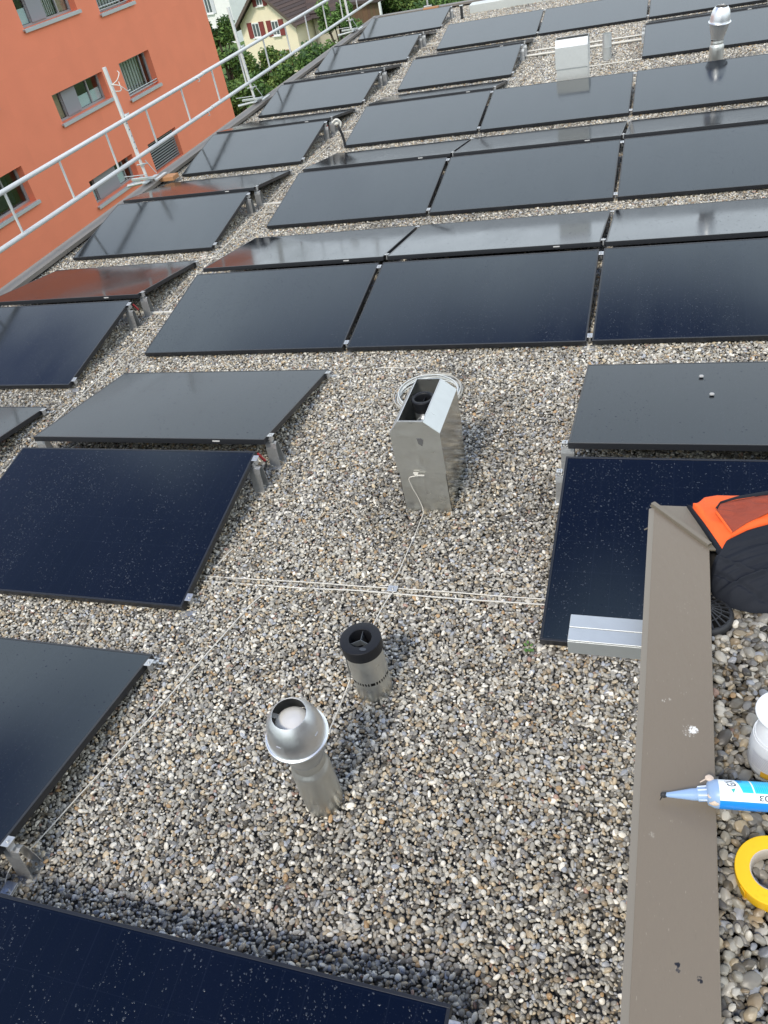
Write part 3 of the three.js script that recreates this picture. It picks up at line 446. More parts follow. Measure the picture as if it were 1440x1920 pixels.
{
  const X = -14, t = thing('orange_building', 'orange rendered apartment building with grey framed windows across the gap at left', 'building');
  const zN = -1.0, zF = -29.07, y0 = -12, y1 = 3.35;
  const holes = [];
  const storeyA = [[0.93, 1.85, -17.9, -20.75], [-1.66, -0.86, -17.93, -20.85], [-4.26, -3.48, -18.05, -20.85], [-6.85, -6.05, -18.05, -20.85], [-9.45, -8.65, -18.05, -20.85]];
  const storeyB = [[0.62, 1.72, -21.9, -24.0], [-1.98, -0.88, -21.93, -24.02], [-4.53, -3.53, -21.98, -24.13]];
  const storeyC = [[-0.5, 0.5, -12.3, -15.4], [-3.1, -2.1, -12.3, -15.4], [-5.7, -4.7, -12.3, -15.4]];
  const storeyD = [[-0.5, 0.5, -5.3, -8.4], [-3.1, -2.1, -5.3, -8.4]];
  const all = [...storeyA, ...storeyB, ...storeyC, ...storeyD];
  const sh = new THREE.Shape([new THREE.Vector2(-zN, y0), new THREE.Vector2(-zF, y0), new THREE.Vector2(-zF, y1), new THREE.Vector2(-zN, y1)]);
  for (const [a, b, za, zb] of all) { const h = new THREE.Path([new THREE.Vector2(-za, a), new THREE.Vector2(-za, b), new THREE.Vector2(-zb, b), new THREE.Vector2(-zb, a)]); sh.holes.push(h); }
  const om = std(lin(0.91, 0.265, 0.147), 0.85, 0, { map: plaster, bumpMap: plaster, bumpScale: 0.01 });
  const wall = new THREE.ExtrudeGeometry(sh, { depth: 0.32, bevelEnabled: false }).rotateY(Math.PI / 2).translate(X - 0.32, 0, 0);
  mesh('front_wall', worldUV(wall, 0.25), om, t);
  mesh('end_wall', [worldUV(bx(10, y1 - y0, 0.3, X - 5.34, (y0 + y1) / 2, zF + 0.15), 0.25), worldUV(bx(10, y1 - y0, 0.3, X - 5.34, (y0 + y1) / 2, zN - 0.15), 0.25)], om, t);
  mesh('roof', [bx(10.6, 0.3, zN - zF + 0.4, X - 5.1, y1 + 0.15, (zN + zF) / 2)], M.concrete, t);
  mesh('back_wall', [bx(0.3, y1 - y0, zN - zF - 0.7, X - 10.1, (y0 + y1) / 2, (zN + zF) / 2)], om, t);
  const A = [[0.27, 'glass'], [0.25, 'shutter'], [0.24, 'blind'], [0.24, 'blind']];
  storeyA.forEach(([a, b, za, zb], i) => windowUnit(t, za, zb, a, b, X, i === 0 ? [[0.25, 'blind'], [0.27, 'shutter'], [0.26, 'curtain'], [0.22, 'tan']] : i === 1 ? [[0.22, 'tan'], [0.28, 'shutter'], [0.26, 'blind'], [0.24, 'blind']] : [[0.16, 'blind'], [0.5, 'shutter'], [0.2, 'blind'], [0.14, 'glass']]));
  storeyB.forEach(([a, b, za, zb], i) => {
    if (i < 2) { const f = windowUnit(t, za, zb, a, b, X, [[0.16, 'glass'], [0.66, 'curtain'], [0.18, 'glass']]); mesh('guard_bar', [bar([X - 0.03, a + 0.16, za], [X - 0.03, a + 0.16, zb], 0.018, 8), bar([X - 0.03, a + 0.08, za], [X - 0.03, a + 0.08, zb], 0.012, 8)], M.galv, f); }
    else { const l = mesh('louvre', [bx(0.05, b - a, 0.04, X - 0.2, (a + b) / 2, za - 0.02), bx(0.05, b - a, 0.04, X - 0.2, (a + b) / 2, zb + 0.02)], M.winFrame, t); for (let k = 0; k < 11; k++) mesh('slat', bx(0.045, 0.024, za - zb - 0.08).rotateZ(-0.2).translate(X - 0.15, a + 0.06 + k * 0.085, (za + zb) / 2), M.winFrame, l); mesh('backing', bx(0.02, b - a, za - zb, X - 0.3, (a + b) / 2, (za + zb) / 2), M.roomDark, l); }
  });
  for (const [a, b, za, zb] of [...storeyC, ...storeyD]) windowUnit(t, za, zb, a, b, X, [[0.25, 'glass'], [0.25, 'glass'], [0.25, 'glass'], [0.25, 'glass']]);
}

// ---------------------------------------------------------------- houses beyond
{
  // cream gabled house; local x along the gable (to the right as seen), z out of the gable towards the camera
  const D = 1.4, cx = 3.984 + (-19.148 - 3.984) * D, cz = 4.931 + (-49.998 - 4.931) * D, Y = y => 2.834 + (y - 2.834) * D;
  const t = thing('cream_house', 'cream rendered house with red shutters and brown tiled roof behind the guard rail', 'house', [cx, 0, cz]);
  t.rotation.y = -Math.atan2(0.2855, 0.958);
  const cream = std(lin(0.8, 0.72, 0.53), 0.9, 0, { map: plaster }), cream2 = std(lin(0.5, 0.46, 0.37), 0.9, 0, { map: plaster });  // wing wall uses a darker, greyer cream: its shade is in the colour
  const x0 = -4.62 * D, eave = Y(-3.9), ridge = Y(-2.0), g0 = -12, xm = x0 / 2, len = 9;
  const gable = new THREE.Shape([[x0, g0], [0, g0], [0, eave], [xm, ridge - 0.1], [x0, eave]].map(p => new THREE.Vector2(...p)));
  mesh('wall', [worldUV(new THREE.ExtrudeGeometry(gable, { depth: len, bevelEnabled: false }).translate(0, 0, -len), 0.3)], cream, t);
  const sl = Math.atan2(ridge - eave, -xm), tiles = [std(lin(0.075, 0.055, 0.05), 0.85, 0, { map: grain }), std(lin(0.095, 0.065, 0.055), 0.85, 0, { map: grain })];
  const L = Math.hypot(ridge - eave, xm) + 0.9, n = 14, roof = mesh('roof', [-1, 1].map(s => bx(L, 0.08, len + 1.4).translate(L / 2 - 0.9, 0, 0).rotateZ(-sl * 1).applyMatrix4(new THREE.Matrix4().makeScale(1, 1, 1)).translate(0, 0, 0)).map((g, i) => { g.translate(0, 0, 0); return g; }).slice(0, 0).concat([bx(0.25, 0.2, len + 1.4, xm, ridge + 0.14, -len / 2)]), tiles[0], t);
  for (const s of [-1, 1]) for (let k = 0; k < n; k++) { // overlapping courses
    const a = k / n * L, px = xm + s * (a + L / n / 2) * Math.cos(sl), py = ridge + 0.1 - (a + L / n / 2) * Math.sin(sl);
    mesh('tile_course', worldUV(bx(L / n * 1.12, 0.06, len + 1.4).rotateZ(-s * (sl - 0.09)).translate(px, py, -len / 2), 1), tiles[k % 2], roof);
  }
  mesh('verge_board', [-1, 1].map(s => beam([xm, ridge - 0.02, 0.68], [xm + s * L * Math.cos(sl), ridge - 0.02 - L * Math.sin(sl), 0.68], 0.05, 0.24)), std(lin(0.1, 0.075, 0.06), 0.8), roof);
  const shut = std(lin(0.19, 0.035, 0.03), 0.7), white = std(lin(0.75, 0.76, 0.75), 0.6), glassDark = std(lin(0.09, 0.11, 0.12), 0.15);
  const win = (xa, xb, ya, yb, sw) => { const f = mesh('window', [bx(xb - xa, yb - ya, 0.06, (xa + xb) / 2, (ya + yb) / 2, 0.03)], white, t); const m = (xa + xb) / 2, w = (xb - xa) / 2 - 0.12; for (const s of [-1, 1]) mesh('pane', bx(w, yb - ya - 0.2, 0.03, m + s * (w / 2 + 0.05), (ya + yb) / 2, 0.06), glassDark, f); mesh('sill', bx(xb - xa + 0.2, 0.07, 0.2, m, ya - 0.04, 0.1), white, f);
    if (sw) for (const s of [-1, 1]) mesh('shutter', [bx(sw, yb - ya + 0.06, 0.05, s < 0 ? xa - sw / 2 - 0.03 : xb + sw / 2 + 0.03, (ya + yb) / 2, 0.055)], shut, f); };
  win(-3.58 * D, -2.98 * D, Y(-4.72), Y(-3.86), 0.55); win(-1.9 * D, -1.32 * D, Y(-4.72), Y(-3.86), 0.55); win(-2.72 * D, -2.22 * D, Y(-2.98), Y(-2.4), 0.45); win(-3.2 * D, -2.7 * D, Y(-6.6), Y(-5.65), 0.5); win(-1.75 * D, -1.2 * D, Y(-6.5), Y(-5.6), 0.5);
  // side wing to the right, behind
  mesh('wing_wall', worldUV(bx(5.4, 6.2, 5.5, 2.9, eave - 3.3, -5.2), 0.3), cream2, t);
  const wr = mesh('wing_roof', worldUV(bx(7.2, 0.12, 2.2).rotateX(0.62).translate(2.9, eave + 0.2, -2.6), 1), tiles[0], t);
  for (let k = 0; k < 9; k++) mesh('tile_course', worldUV(bx(7.4, 0.06, 0.42).rotateX(0.6).translate(2.9, eave + 0.05 + k * 0.23, -2.1 - k * 0.33), 1), tiles[k % 2], wr);
  const wf = mesh('window', bx(0.3, 1.0, 0.05, 2.2, Y(-4.5), -2.42), std(lin(0.03, 0.03, 0.03), 0.4), t);
  const w2 = mesh('window', bx(1.1, 0.8, 0.05, 2.2, Y(-6.0), -2.42), white, t); for (const s of [-0.27, 0.27]) mesh('pane', bx(0.42, 0.62, 0.03, 2.2 + s, Y(-6.0), -2.39), glassDark, w2);

  const wh = thing('white_house', 'white rendered house with pale shutters behind the orange building corner', 'house', [3.984 - 0.575 * 105, 0, 4.931 - 1.05 * 105]);
  wh.rotation.y = -0.3;
  mesh('wall', worldUV(bx(14, 18, 8, 0, -3, -4), 0.3), std(lin(0.82, 0.82, 0.8), 0.9, 0, { map: plaster }), wh);
  const ps = std(lin(0.55, 0.57, 0.6), 0.7);
  for (const [x, y] of [[3.3, -7.5], [0.6, -7.5], [-2.3, -7.5], [3.3, -11], [0.6, -11]]) { const f = mesh('window', bx(1.1, 1.9, 0.06, x, y, 0.03), white, wh); for (const s of [-0.26, 0.26]) mesh('pane', bx(0.4, 1.6, 0.04, x + s, y, 0.05), glassDark, f); for (const s of [-1, 1]) mesh('shutter', bx(0.5, 1.95, 0.06, x + s * 0.85, y, 0.06), ps, f); mesh('sill', bx(1.4, 0.1, 0.25, x, y - 1.0, 0.1), white, f); }
  mesh('roof', bx(15, 0.4, 9, 0, 6.2, -4), tiles[1], wh);

  const br = thing('brick_house', 'dark brown wooden shed with pale post behind the far parapet corner', 'shed', [3.984 - 0.372 * 60, 0, 4.931 - 1.11 * 60]);
  br.rotation.y = -0.35;
  for (let k = 0; k < 12; k++) mesh('wall_board', bx(0.24, 7, 0.1, -1.3 + k * 0.25, -8.6, 0), std(lin(0.13 + 0.03 * rnd(), 0.075 + 0.02 * rnd(), 0.05), 0.9, 0, { map: grain }), br);
  mesh('roof', bx(3.6, 0.2, 3.4, 0, -5.0, -1.3), tiles[0], br); mesh('post', bx(0.14, 7, 0.14, 1.75, -8.6, 0.3), white, br); mesh('side_wall', bx(0.1, 7, 3, -1.4, -8.6, -1.5), M.dark, br);
}

// ---------------------------------------------------------------- trees and hedge
{
  const leafMat = [[0.075, 0.155, 0.035], [0.12, 0.22, 0.05], [0.045, 0.10, 0.03], [0.19, 0.28, 0.07]].map(c => std(lin(...c), 0.75, 0, {}));
  const bark = std(lin(0.09, 0.07, 0.05), 0.9, 0, { map: grain });
  const leafGeo = (cxs, R, n, size) => { // many small bent leaves in clumps
    const pos = [], nrm = [];
    for (let i = 0; i < n; i++) {
      const c = cxs[(rnd() * cxs.length) | 0]; let x, y, z, d; do { x = rr(-1, 1); y = rr(-1, 1); z = rr(-1, 1); d = x * x + y * y + z * z; } while (d > 1 || d < 0.15 * rnd());
      const p = V(c[0] + x * c[3], c[1] + y * c[3] * 0.85, c[2] + z * c[3]), s = size * rr(0.6, 1.4), u = V(rr(-1, 1), rr(-0.7, 0.7), rr(-1, 1)).normalize(), w = V(rr(-1, 1), rr(-1, 1), rr(-1, 1)).cross(u).normalize(), nn = u.clone().cross(w);
      const a = p.clone().addScaledVector(u, -s), b = p.clone().addScaledVector(w, s * 0.42).addScaledVector(nn, s * 0.12), e = p.clone().addScaledVector(u, s), f = p.clone().addScaledVector(w, -s * 0.42).addScaledVector(nn, s * 0.12);
      for (const q of [a, b, e, a, e, f]) pos.push(q.x, q.y, q.z);
    }
    const g = new THREE.BufferGeometry(); g.setAttribute('position', new THREE.Float32BufferAttribute(pos, 3)); g.computeVertexNormals(); g.setAttribute('uv', new THREE.Float32BufferAttribute(new Float32Array(pos.length / 3 * 2), 2)); return g;
  };
  const tree = (name, label, dir, depth, rx, ry, n, size, mi, cat = 'tree') => {
    const x = 3.984 + dir[0] * depth, y = 2.834 + dir[1] * depth, z = 4.931 + dir[2] * depth, t = thing(name, label, cat, [x, -12, z]), cy = y + 12;
    const cs = []; for (let k = 0; k < 16; k++) { const a = rnd() * 6.28, q = Math.sqrt(rnd()) * 0.75, h = rr(-1, 0.85); cs.push([Math.cos(a) * rx * q * (1 - 0.35 * Math.max(0, h)), cy + h * ry * 0.8, Math.sin(a) * rx * q, rx * rr(0.25, 0.42)]); }
    mesh('trunk', [bar([0, 0, 0], [0.1, cy * 0.55, 0.05], 0.26, 10, 0.16), bar([0.1, cy * 0.5, 0.05], [0.05, cy + ry * 0.5, 0], 0.16, 8, 0.05)], bark, t);
    mesh('limb', cs.slice(0, 8).map(c => bar([0.08, cy * 0.55 + rnd(), 0.04], [c[0], c[1], c[2]], 0.09, 6, 0.025)), bark, t);
    mesh('crown', leafGeo(cs, 0, n, size), leafMat[mi], t); mesh('crown', leafGeo(cs.map(c => [c[0], c[1] + 0.1, c[2], c[3] * 1.06]), 0, n >> 1, size), leafMat[(mi + 1) % 4], t);
  };
  const ray = (u, v) => { const d = V((u - 720) / 1503.7, -(v - 960) / 1503.7, -1).applyEuler(camera.rotation); return d.toArray(); };
  tree('garden_tree', 'tall bright green tree beside the orange building corner', [-0.548, -0.16, -1.047], 46, 1.5, 2.9, 5000, 0.13, 1);
  tree('garden_tree', 'dark leafy tree low behind the second scaffold post', [-0.525, -0.215, -1.02], 42, 1.7, 2.0, 4500, 0.13, 0);
  tree('garden_tree', 'rounded yellow green tree in front of the cream house', [-0.485, -0.19, -1.04], 48, 2.2, 2.1, 5500, 0.13, 3);
  tree('garden_tree', 'leafy tree hiding the foot of the cream house, right of the rounded one', [-0.448, -0.193, -1.055], 46, 2.1, 1.6, 5000, 0.13, 1);
  tree('garden_tree', 'feathery green tree right of the cream house wing', [-0.402, -0.16, -1.09], 47, 1.35, 2.3, 4500, 0.11, 0);
  tree('garden_tree', 'dark tree behind the wing roof of the cream house', [-0.392, -0.118, -1.11], 84, 2.4, 3.2, 4500, 0.2, 2);
  tree('garden_tree', 'low bush in front of the brown shed', [-0.385, -0.17, -1.09], 50, 1.3, 1.5, 3500, 0.11, 1);
  tree('garden_tree', 'bright garden shrub mass beyond the far parapet corner', [-0.33, -0.147, -1.13], 62, 3.0, 1.9, 6000, 0.15, 3);
  tree('garden_tree', 'second bright garden shrub mass beyond the far parapet', [-0.285, -0.158, -1.15], 60, 3.2, 1.6, 6000, 0.15, 1);
}

// ---------------------------------------------------------------- things left on the upper roof
{
  // sealant cartridge lying across the cap
  const t = thing('sealant_cartridge', 'blue and white sealant cartridge with clear nozzle lying across the taupe cap', 'cartridge', [4.09, UH + 0.029, 4.09]);
  t.rotation.set(0, 0.105, -0.02);
  const lab = canvasTex(1024, 768, (c, w, h) => { // u along the tube, v round it
    c.fillStyle = '#eef3f5'; c.fillRect(0, 0, w, h);
    c.fillStyle = '#1687e0'; c.fillRect(0, h * 0.617, w, h * 0.4);
    c.fillStyle = '#35c3ef'; c.beginPath(); c.moveTo(w * 0.14, 0); c.lineTo(w, 0); c.lineTo(w, h * 0.42); c.lineTo(w * 0.20, h * 0.42); c.fill();
    c.fillStyle = '#1b93cf'; c.beginPath(); c.moveTo(w * 0.14, 0); c.lineTo(w * 0.2, 0); c.lineTo(w * 0.215, h * 0.14); c.lineTo(w * 0.165, h * 0.18); c.fill();
    c.fillStyle = '#eef3f5'; c.beginPath(); c.moveTo(w * 0.262, 0); c.lineTo(w * 0.275, 0); c.lineTo(w * 0.305, h * 0.42); c.lineTo(w * 0.292, h * 0.42); c.fill();
    c.strokeStyle = '#1a86b6'; c.lineWidth = 3.5; for (let k = 0; k < 40; k++) { const x = w * (0.30 + k * 0.0175); c.setLineDash([16 + (k % 4) * 9, 6]); c.beginPath(); c.moveTo(x, h * 0.02); c.lineTo(x + 26, h * 0.39); c.stroke(); } c.setLineDash([]);
    c.fillStyle = '#26343e'; c.save(); c.translate(w * 0.40, h * 0.515); c.rotate(Math.PI); c.scale(1, 1.5); c.font = 'bold 84px sans-serif'; c.textAlign = 'center'; c.textBaseline = 'middle'; c.fillText('703', 0, 0); c.restore();
    c.save(); c.translate(w * 0.105, h * 0.2); c.rotate(Math.PI + 1.35); c.font = 'bold 110px sans-serif'; c.textAlign = 'center'; c.textBaseline = 'middle'; c.fillText('GX', 0, 0); c.restore();
    c.fillStyle = '#3fb5a8'; c.beginPath(); c.moveTo(w * 0.10, h * 0.36); c.lineTo(w * 0.14, h * 0.33); c.lineTo(w * 0.12, h * 0.44); c.fill();
  });
  const R = 0.0247, body = new THREE.CylinderGeometry(R, R, 0.19, 48, 1, true);
  body.rotateZ(Math.PI / 2); { // uv: u along x, v round
    const p = body.attributes.position, uv = body.attributes.uv; for (let i = 0; i < p.count; i++) { uv.setXY(i, (p.getX(i) + 0.095) / 0.19, 0); }
    const n = 49; for (let i = 0; i < p.count; i++) { const k = i % n; uv.setY(i, (k / 48 * 2.0 + 0.0) % 2.0001); }
  }
  const bm = std(0xffffff, 0.35, 0, { map: lab }); lab.wrapT = THREE.RepeatWrapping;
  { // explicit ring so that the print faces up and its top edge is away from the camera
    const pos = [], uv = [], idx = [], N = 64; for (let k = 0; k <= N; k++) { const a = k / N * Math.PI * 2; for (const [j, x] of [[0, 0.012], [1, 0.2]]) { pos.push(x, Math.sin(a) * R, Math.cos(a) * R); uv.push(j, (a * 180 / Math.PI + 35) / 180); } }
    for (let k = 0; k < N; k++) { const a = 2 * k; idx.push(a, a + 1, a + 2, a + 1, a + 3, a + 2); }
    const g = new THREE.BufferGeometry(); g.setAttribute('position', new THREE.Float32BufferAttribute(pos, 3)); g.setAttribute('uv', new THREE.Float32BufferAttribute(uv, 2)); g.setIndex(idx); g.computeVertexNormals(); mesh('tube', g, bm, t);
  }
  const ax = g => g.rotateZ(Math.PI / 2);
  const clear = new THREE.MeshPhysicalMaterial({ color: lin(0.42, 0.6, 0.85), roughness: 0.35, transmission: 0.35, thickness: 0, ior: 1.45, side: THREE.DoubleSide }), gunk = std(lin(0.62, 0.5, 0.4), 0.7);
  mesh('shoulder', ax(lathe([[R, -0.012], [R * 0.97, -0.006], [R * 0.8, 0.004], [0.012, 0.007], [0.0001, 0.0072]], 40)), clear, t);
  const nz = mesh('nozzle', ax(lathe([[0.0125, 0.004], [0.0125, 0.02], [0.0105, 0.022], [0.0102, 0.03], [0.0035, 0.076], [0.0028, 0.077], [0.0026, 0.076], [0.009, 0.03]], 28)).rotateZ(0.16).translate(0, -0.002, 0), clear, t);
  mesh('nozzle_rib', [0, 1, 2, 3, 4, 5, 6, 7].map(k => { const a = k / 8 * 6.283; return beam([-0.005, Math.sin(a) * 0.0128, Math.cos(a) * 0.0128], [-0.02, Math.sin(a) * 0.0115, Math.cos(a) * 0.0115], 0.002, 0.002); }).map(g => g.rotateZ(0.16)), std(lin(0.72, 0.78, 0.84), 0.4), nz);
  const lump = (r, x, y, z, sx, sy, sz, sd) => { const g = new THREE.IcosahedronGeometry(r, 3), p = g.attributes.position; for (let i = 0; i < p.count; i++) { const k = 0.7 + 0.6 * noise3(p.getX(i) / r * 1.6 + sd, p.getY(i) / r * 1.6, p.getZ(i) / r * 1.6); p.setXYZ(i, p.getX(i) * k * sx, p.getY(i) * k * sy, p.getZ(i) * k * sz); } g.computeVertexNormals(); return g.translate(x, y, z); };
  mesh('black_tip', [lump(0.005, -0.077, -0.014, 0, 1.2, 0.9, 1, 2), bar([-0.079, -0.015, 0.001], [-0.083, -0.026, 0.004], 0.0018, 6, 0.0006)], M.black, nz);
  mesh('dried_sealant', [lump(0.0075, -0.0, 0.012, -0.022, 1, 0.6, 0.9, 5), bar([-0.004, 0.012, -0.022], [-0.016, 0.008, -0.016], 0.0016, 6, 0.0008), lump(0.0065, 0.004, 0.004, 0.021, 1.3, 0.9, 0.5, 8), lump(0.004, -0.003, 0.012, 0.012, 1.1, 0.5, 1, 9)], gunk, t);

  // yellow tape roll
  const tp = thing('tape_roll', 'yellow roll of adhesive tape lying on the pebbles of the raised roof', 'tape roll', [4.192, UG + 0.024, 4.174]);
  tp.rotation.set(0.10, 0.3, 0.12);
  const yl = std(lin(0.93, 0.56, 0.012), 0.42, 0, { map: canvasTex(256, 64, (c, w, h) => { c.fillStyle = '#fff'; c.fillRect(0, 0, w, h); for (let i = 0; i < 500; i++) { c.fillStyle = `rgba(${rnd() > 0.5 ? '120,70,20' : '230,200,120'},${0.1 * rnd()})`; c.fillRect(rnd() * w, rnd() * h, 1 + rnd() * 6, 1); } for (let i = 0; i < 14; i++) { c.fillStyle = 'rgba(70,50,30,0.45)'; c.fillRect(20 + rnd() * 40, rnd() * h, 1 + rnd() * 5, 1 + rnd() * 2); } }) });
  mesh('tape', lathe([[0.0345, 0.0185], [0.0572, 0.019], [0.0588, 0.0175], [0.0592, 0], [0.0588, -0.0175], [0.0572, -0.019], [0.0345, -0.0185]], 72), yl, tp);
  mesh('core', lathe([[0.0345, 0.0188], [0.0325, 0.0188], [0.0322, 0], [0.0325, -0.0188], [0.0345, -0.0188]], 56), std(lin(0.62, 0.55, 0.46), 0.85, 0, { map: grain }), tp);
  mesh('loose_end', [beam([-0.0575, 0, 0.016], [-0.0545, 0, 0.028], 0.0012, 0.034)], yl, tp);

  // white spray bottle
  const bt = thing('spray_bottle', 'white translucent plastic bottle standing on pebbles at the right picture edge', 'bottle', [4.211, UG + 0.006, 3.945]);
  const wp = new THREE.MeshPhysicalMaterial({ color: lin(0.82, 0.84, 0.85), roughness: 0.3, transmission: 0.25, thickness: 0, ior: 1.45, side: THREE.DoubleSide }), wo = std(lin(0.8, 0.82, 0.83), 0.35);
  mesh('body', lathe([[0.0001, 0.004], [0.036, 0.003], [0.045, 0.008], [0.0475, 0.02], [0.048, 0.06], [0.046, 0.085], [0.040, 0.107], [0.0285, 0.124], [0.0235, 0.133], [0.0225, 0.142]], 56), wp, bt);
  mesh('content', lathe([[0.0001, 0.006], [0.034, 0.006], [0.0445, 0.012], [0.0455, 0.05], [0.0001, 0.05]], 40), std(lin(0.6, 0.6, 0.62), 0.6), bt);
  mesh('collar', lathe([[0.0228, 0.132], [0.025, 0.135], [0.027, 0.14], [0.031, 0.145], [0.038, 0.152], [0.046, 0.160], [0.0475, 0.164], [0.0455, 0.168], [0.03, 0.171], [0.0001, 0.172]], 48), wo, bt);
  mesh('trigger', [rb(0.07, 0.022, 0.026, 0.006, 0.03, 0.18, 0), rb(0.012, 0.06, 0.016, 0.004, 0.07, 0.15, 0)], wo, bt);
  mesh('shoulder_ring', [0.098, 0.104].map(y => new THREE.TorusGeometry(y > 0.1 ? 0.0418 : 0.0438, 0.0008, 6, 48).rotateX(Math.PI / 2).translate(0, y, 0)), wo, bt);
  const labelArc = (r, y0, y1, a0, a1, mat, name) => { const g = new THREE.CylinderGeometry(r, r, y1 - y0, 24, 1, true, a0, a1 - a0).translate(0, (y0 + y1) / 2, 0); return mesh(name, g, mat, bt); };
  labelArc(0.0487, 0.034, 0.075, -1.15, 0.9, std(lin(0.72, 0.73, 0.76), 0.5, 0, { map: canvasTex(256, 128, (c, w, h) => { c.fillStyle = '#eee'; c.fillRect(0, 0, w, h); c.fillStyle = '#b9bcc2'; for (let k = 0; k < 9; k++) c.fillRect(10, 8 + k * 13, w * (0.7 + 0.2 * hash3(k, 1, 1)), 4); }) }), 'label');
  labelArc(0.0483, 0.016, 0.032, -0.6, 0.5, std(lin(0.75, 0.42, 0.03), 0.5), 'yellow_sticker');

  // roof drain grate
  const dr = thing('drain_grate', 'black plastic roof drain grate half hidden by the taupe cap and jacket', 'drain', [4.094, UG, 3.565]);
  mesh('ring', lathe([[0.062, -0.01], [0.063, 0.004], [0.058, 0.012], [0.052, 0.013], [0.05, 0.008], [0.052, -0.01]], 48), M.black, dr);
  for (let k = 0; k < 20; k++) { const a = k / 20 * 6.283; mesh('rib', beam([Math.cos(a) * 0.012, 0.026, Math.sin(a) * 0.012], [Math.cos(a) * 0.053, 0.011, Math.sin(a) * 0.053], 0.0035, 0.006), M.black, dr); }
  mesh('inner_ring', [new THREE.TorusGeometry(0.034, 0.0022, 6, 40).rotateX(Math.PI / 2).translate(0, 0.018, 0), new THREE.TorusGeometry(0.014, 0.003, 6, 24).rotateX(Math.PI / 2).translate(0, 0.026, 0)], M.black, dr);
  mesh('sump', new THREE.CircleGeometry(0.054, 32).rotateX(-Math.PI / 2).translate(0, -0.006, 0), M.dark, dr);

  // crumpled jacket over the cap corner
  const jk = thing('work_jacket', 'crumpled orange and navy work jacket lying over the cap corner', 'jacket');
  const orange = std(lin(0.95, 0.13, 0.022), 0.8, 0, { bumpMap: grain, bumpScale: 0.0006 }), navy = new THREE.MeshPhysicalMaterial({ color: lin(0.012, 0.0145, 0.021), roughness: 0.72, specularIntensity: 0.45, side: THREE.DoubleSide, bumpMap: grain, bumpScale: 0.0004 });
  const weave = canvasTex(256, 256, (c, w, h) => { c.fillStyle = '#8e3f2c'; c.fillRect(0, 0, w, h); for (let j = 0; j < 32; j++) for (let i = 0; i < 32; i++) { c.fillStyle = (i + j) % 2 ? '#b6553d' : '#4e2019'; c.fillRect(i * 8 + 1, j * 8 + 1, 5, 5); } }); weave.wrapS = weave.wrapT = THREE.RepeatWrapping;
  const meshMat = std(0xffffff, 0.9, 0, { map: weave });
  const poly = (pts, s) => { const L = [0]; for (let i = 1; i < pts.length; i++) L.push(L[i - 1] + Math.hypot(pts[i][0] - pts[i - 1][0], pts[i][1] - pts[i - 1][1])); const d = s * L[L.length - 1]; let i = 1; while (i < pts.length - 1 && L[i] < d) i++; const k = (d - L[i - 1]) / (L[i] - L[i - 1]); return [0, 1, 2].map(q => pts[i - 1][q === 2 ? 2 : q] + (pts[i][q] - pts[i - 1][q]) * k); };
  // patch between two polylines of [x, z, y]; bulge(s,t) lifts it
  const patch = (name, A, B, mat, bulge, ns = 70, nt = 40, uvS = 40) => {
    const pos = [], uv = [], idx = [];
    for (let j = 0; j <= nt; j++) for (let i = 0; i <= ns; i++) { const s = i / ns, t = j / nt, a = poly(A, s), b = poly(B, s), x = a[0] + (b[0] - a[0]) * t, z = a[1] + (b[1] - a[1]) * t, y = a[2] + (b[2] - a[2]) * t + bulge(s, t, x, z); pos.push(x, y, z); uv.push(x * uvS, z * uvS); }
    for (let j = 0; j < nt; j++) for (let i = 0; i < ns; i++) { const a = j * (ns + 1) + i, b = a + ns + 1; idx.push(a, b, a + 1, b, b + 1, a + 1); }
    const g = new THREE.BufferGeometry(); g.setAttribute('position', new THREE.Float32BufferAttribute(pos, 3)); g.setAttribute('uv', new THREE.Float32BufferAttribute(uv, 2)); g.setIndex(idx); g.computeVertexNormals(); return mesh(name, g, mat, jk);
  };
  const bump = (s, t, p = 1) => Math.pow(Math.max(0, Math.sin(Math.PI * t)), p);
  const fold = (x, z, f, a, sd) => a * (fbm(x * f + sd, z * f * 1.6, sd, 3) - 0.5) * 2;
  // orange back panel: from hem (left) to right, far edge A, near edge B
  patch('orange_panel', [[4.064, 3.292, 1.455], [4.08, 3.266, 1.458], [4.092, 3.232, 1.445], [4.122, 3.226, 1.45], [4.17, 3.23, 1.455], [4.24, 3.236, 1.455], [4.4, 3.25, 1.455], [4.62, 3.27, 1.45]], [[4.064, 3.293, 1.455], [4.09, 3.352, 1.458], [4.112, 3.405, 1.458], [4.129, 3.437, 1.455], [4.148, 3.402, 1.465], [4.182, 3.377, 1.468], [4.24, 3.345, 1.468], [4.4, 3.36, 1.465], [4.62, 3.38, 1.46]], orange, (s, t, x, z) => 0.022 * bump(s, t, 0.6) + fold(x, z, 16, 0.011, 3) * bump(s, t, 0.5), 110, 50);
  patch('collar_hem', [[4.050, 3.276, 1.452], [4.083, 3.352, 1.452], [4.106, 3.408, 1.452], [4.126, 3.452, 1.44]], [[4.064, 3.284, 1.455], [4.093, 3.348, 1.458], [4.114, 3.4, 1.458], [4.136, 3.44, 1.452]], navy, (s, t) => 0.009 * bump(s, t, 0.5), 40, 10);
  patch('mesh_pocket', [[4.116, 3.334, 1.49], [4.124, 3.309, 1.493], [4.162, 3.286, 1.488], [4.238, 3.258, 1.486], [4.4, 3.25, 1.485]], [[4.116, 3.334, 1.49], [4.148, 3.398, 1.479], [4.182, 3.368, 1.487], [4.235, 3.326, 1.488], [4.4, 3.33, 1.486]], meshMat, (s, t, x, z) => 0.006 * bump(s, t, 0.5) + fold(x * 0.6, z * 1.5, 34, 0.007, 8) * bump(s, t, 0.5), 70, 30, 60);
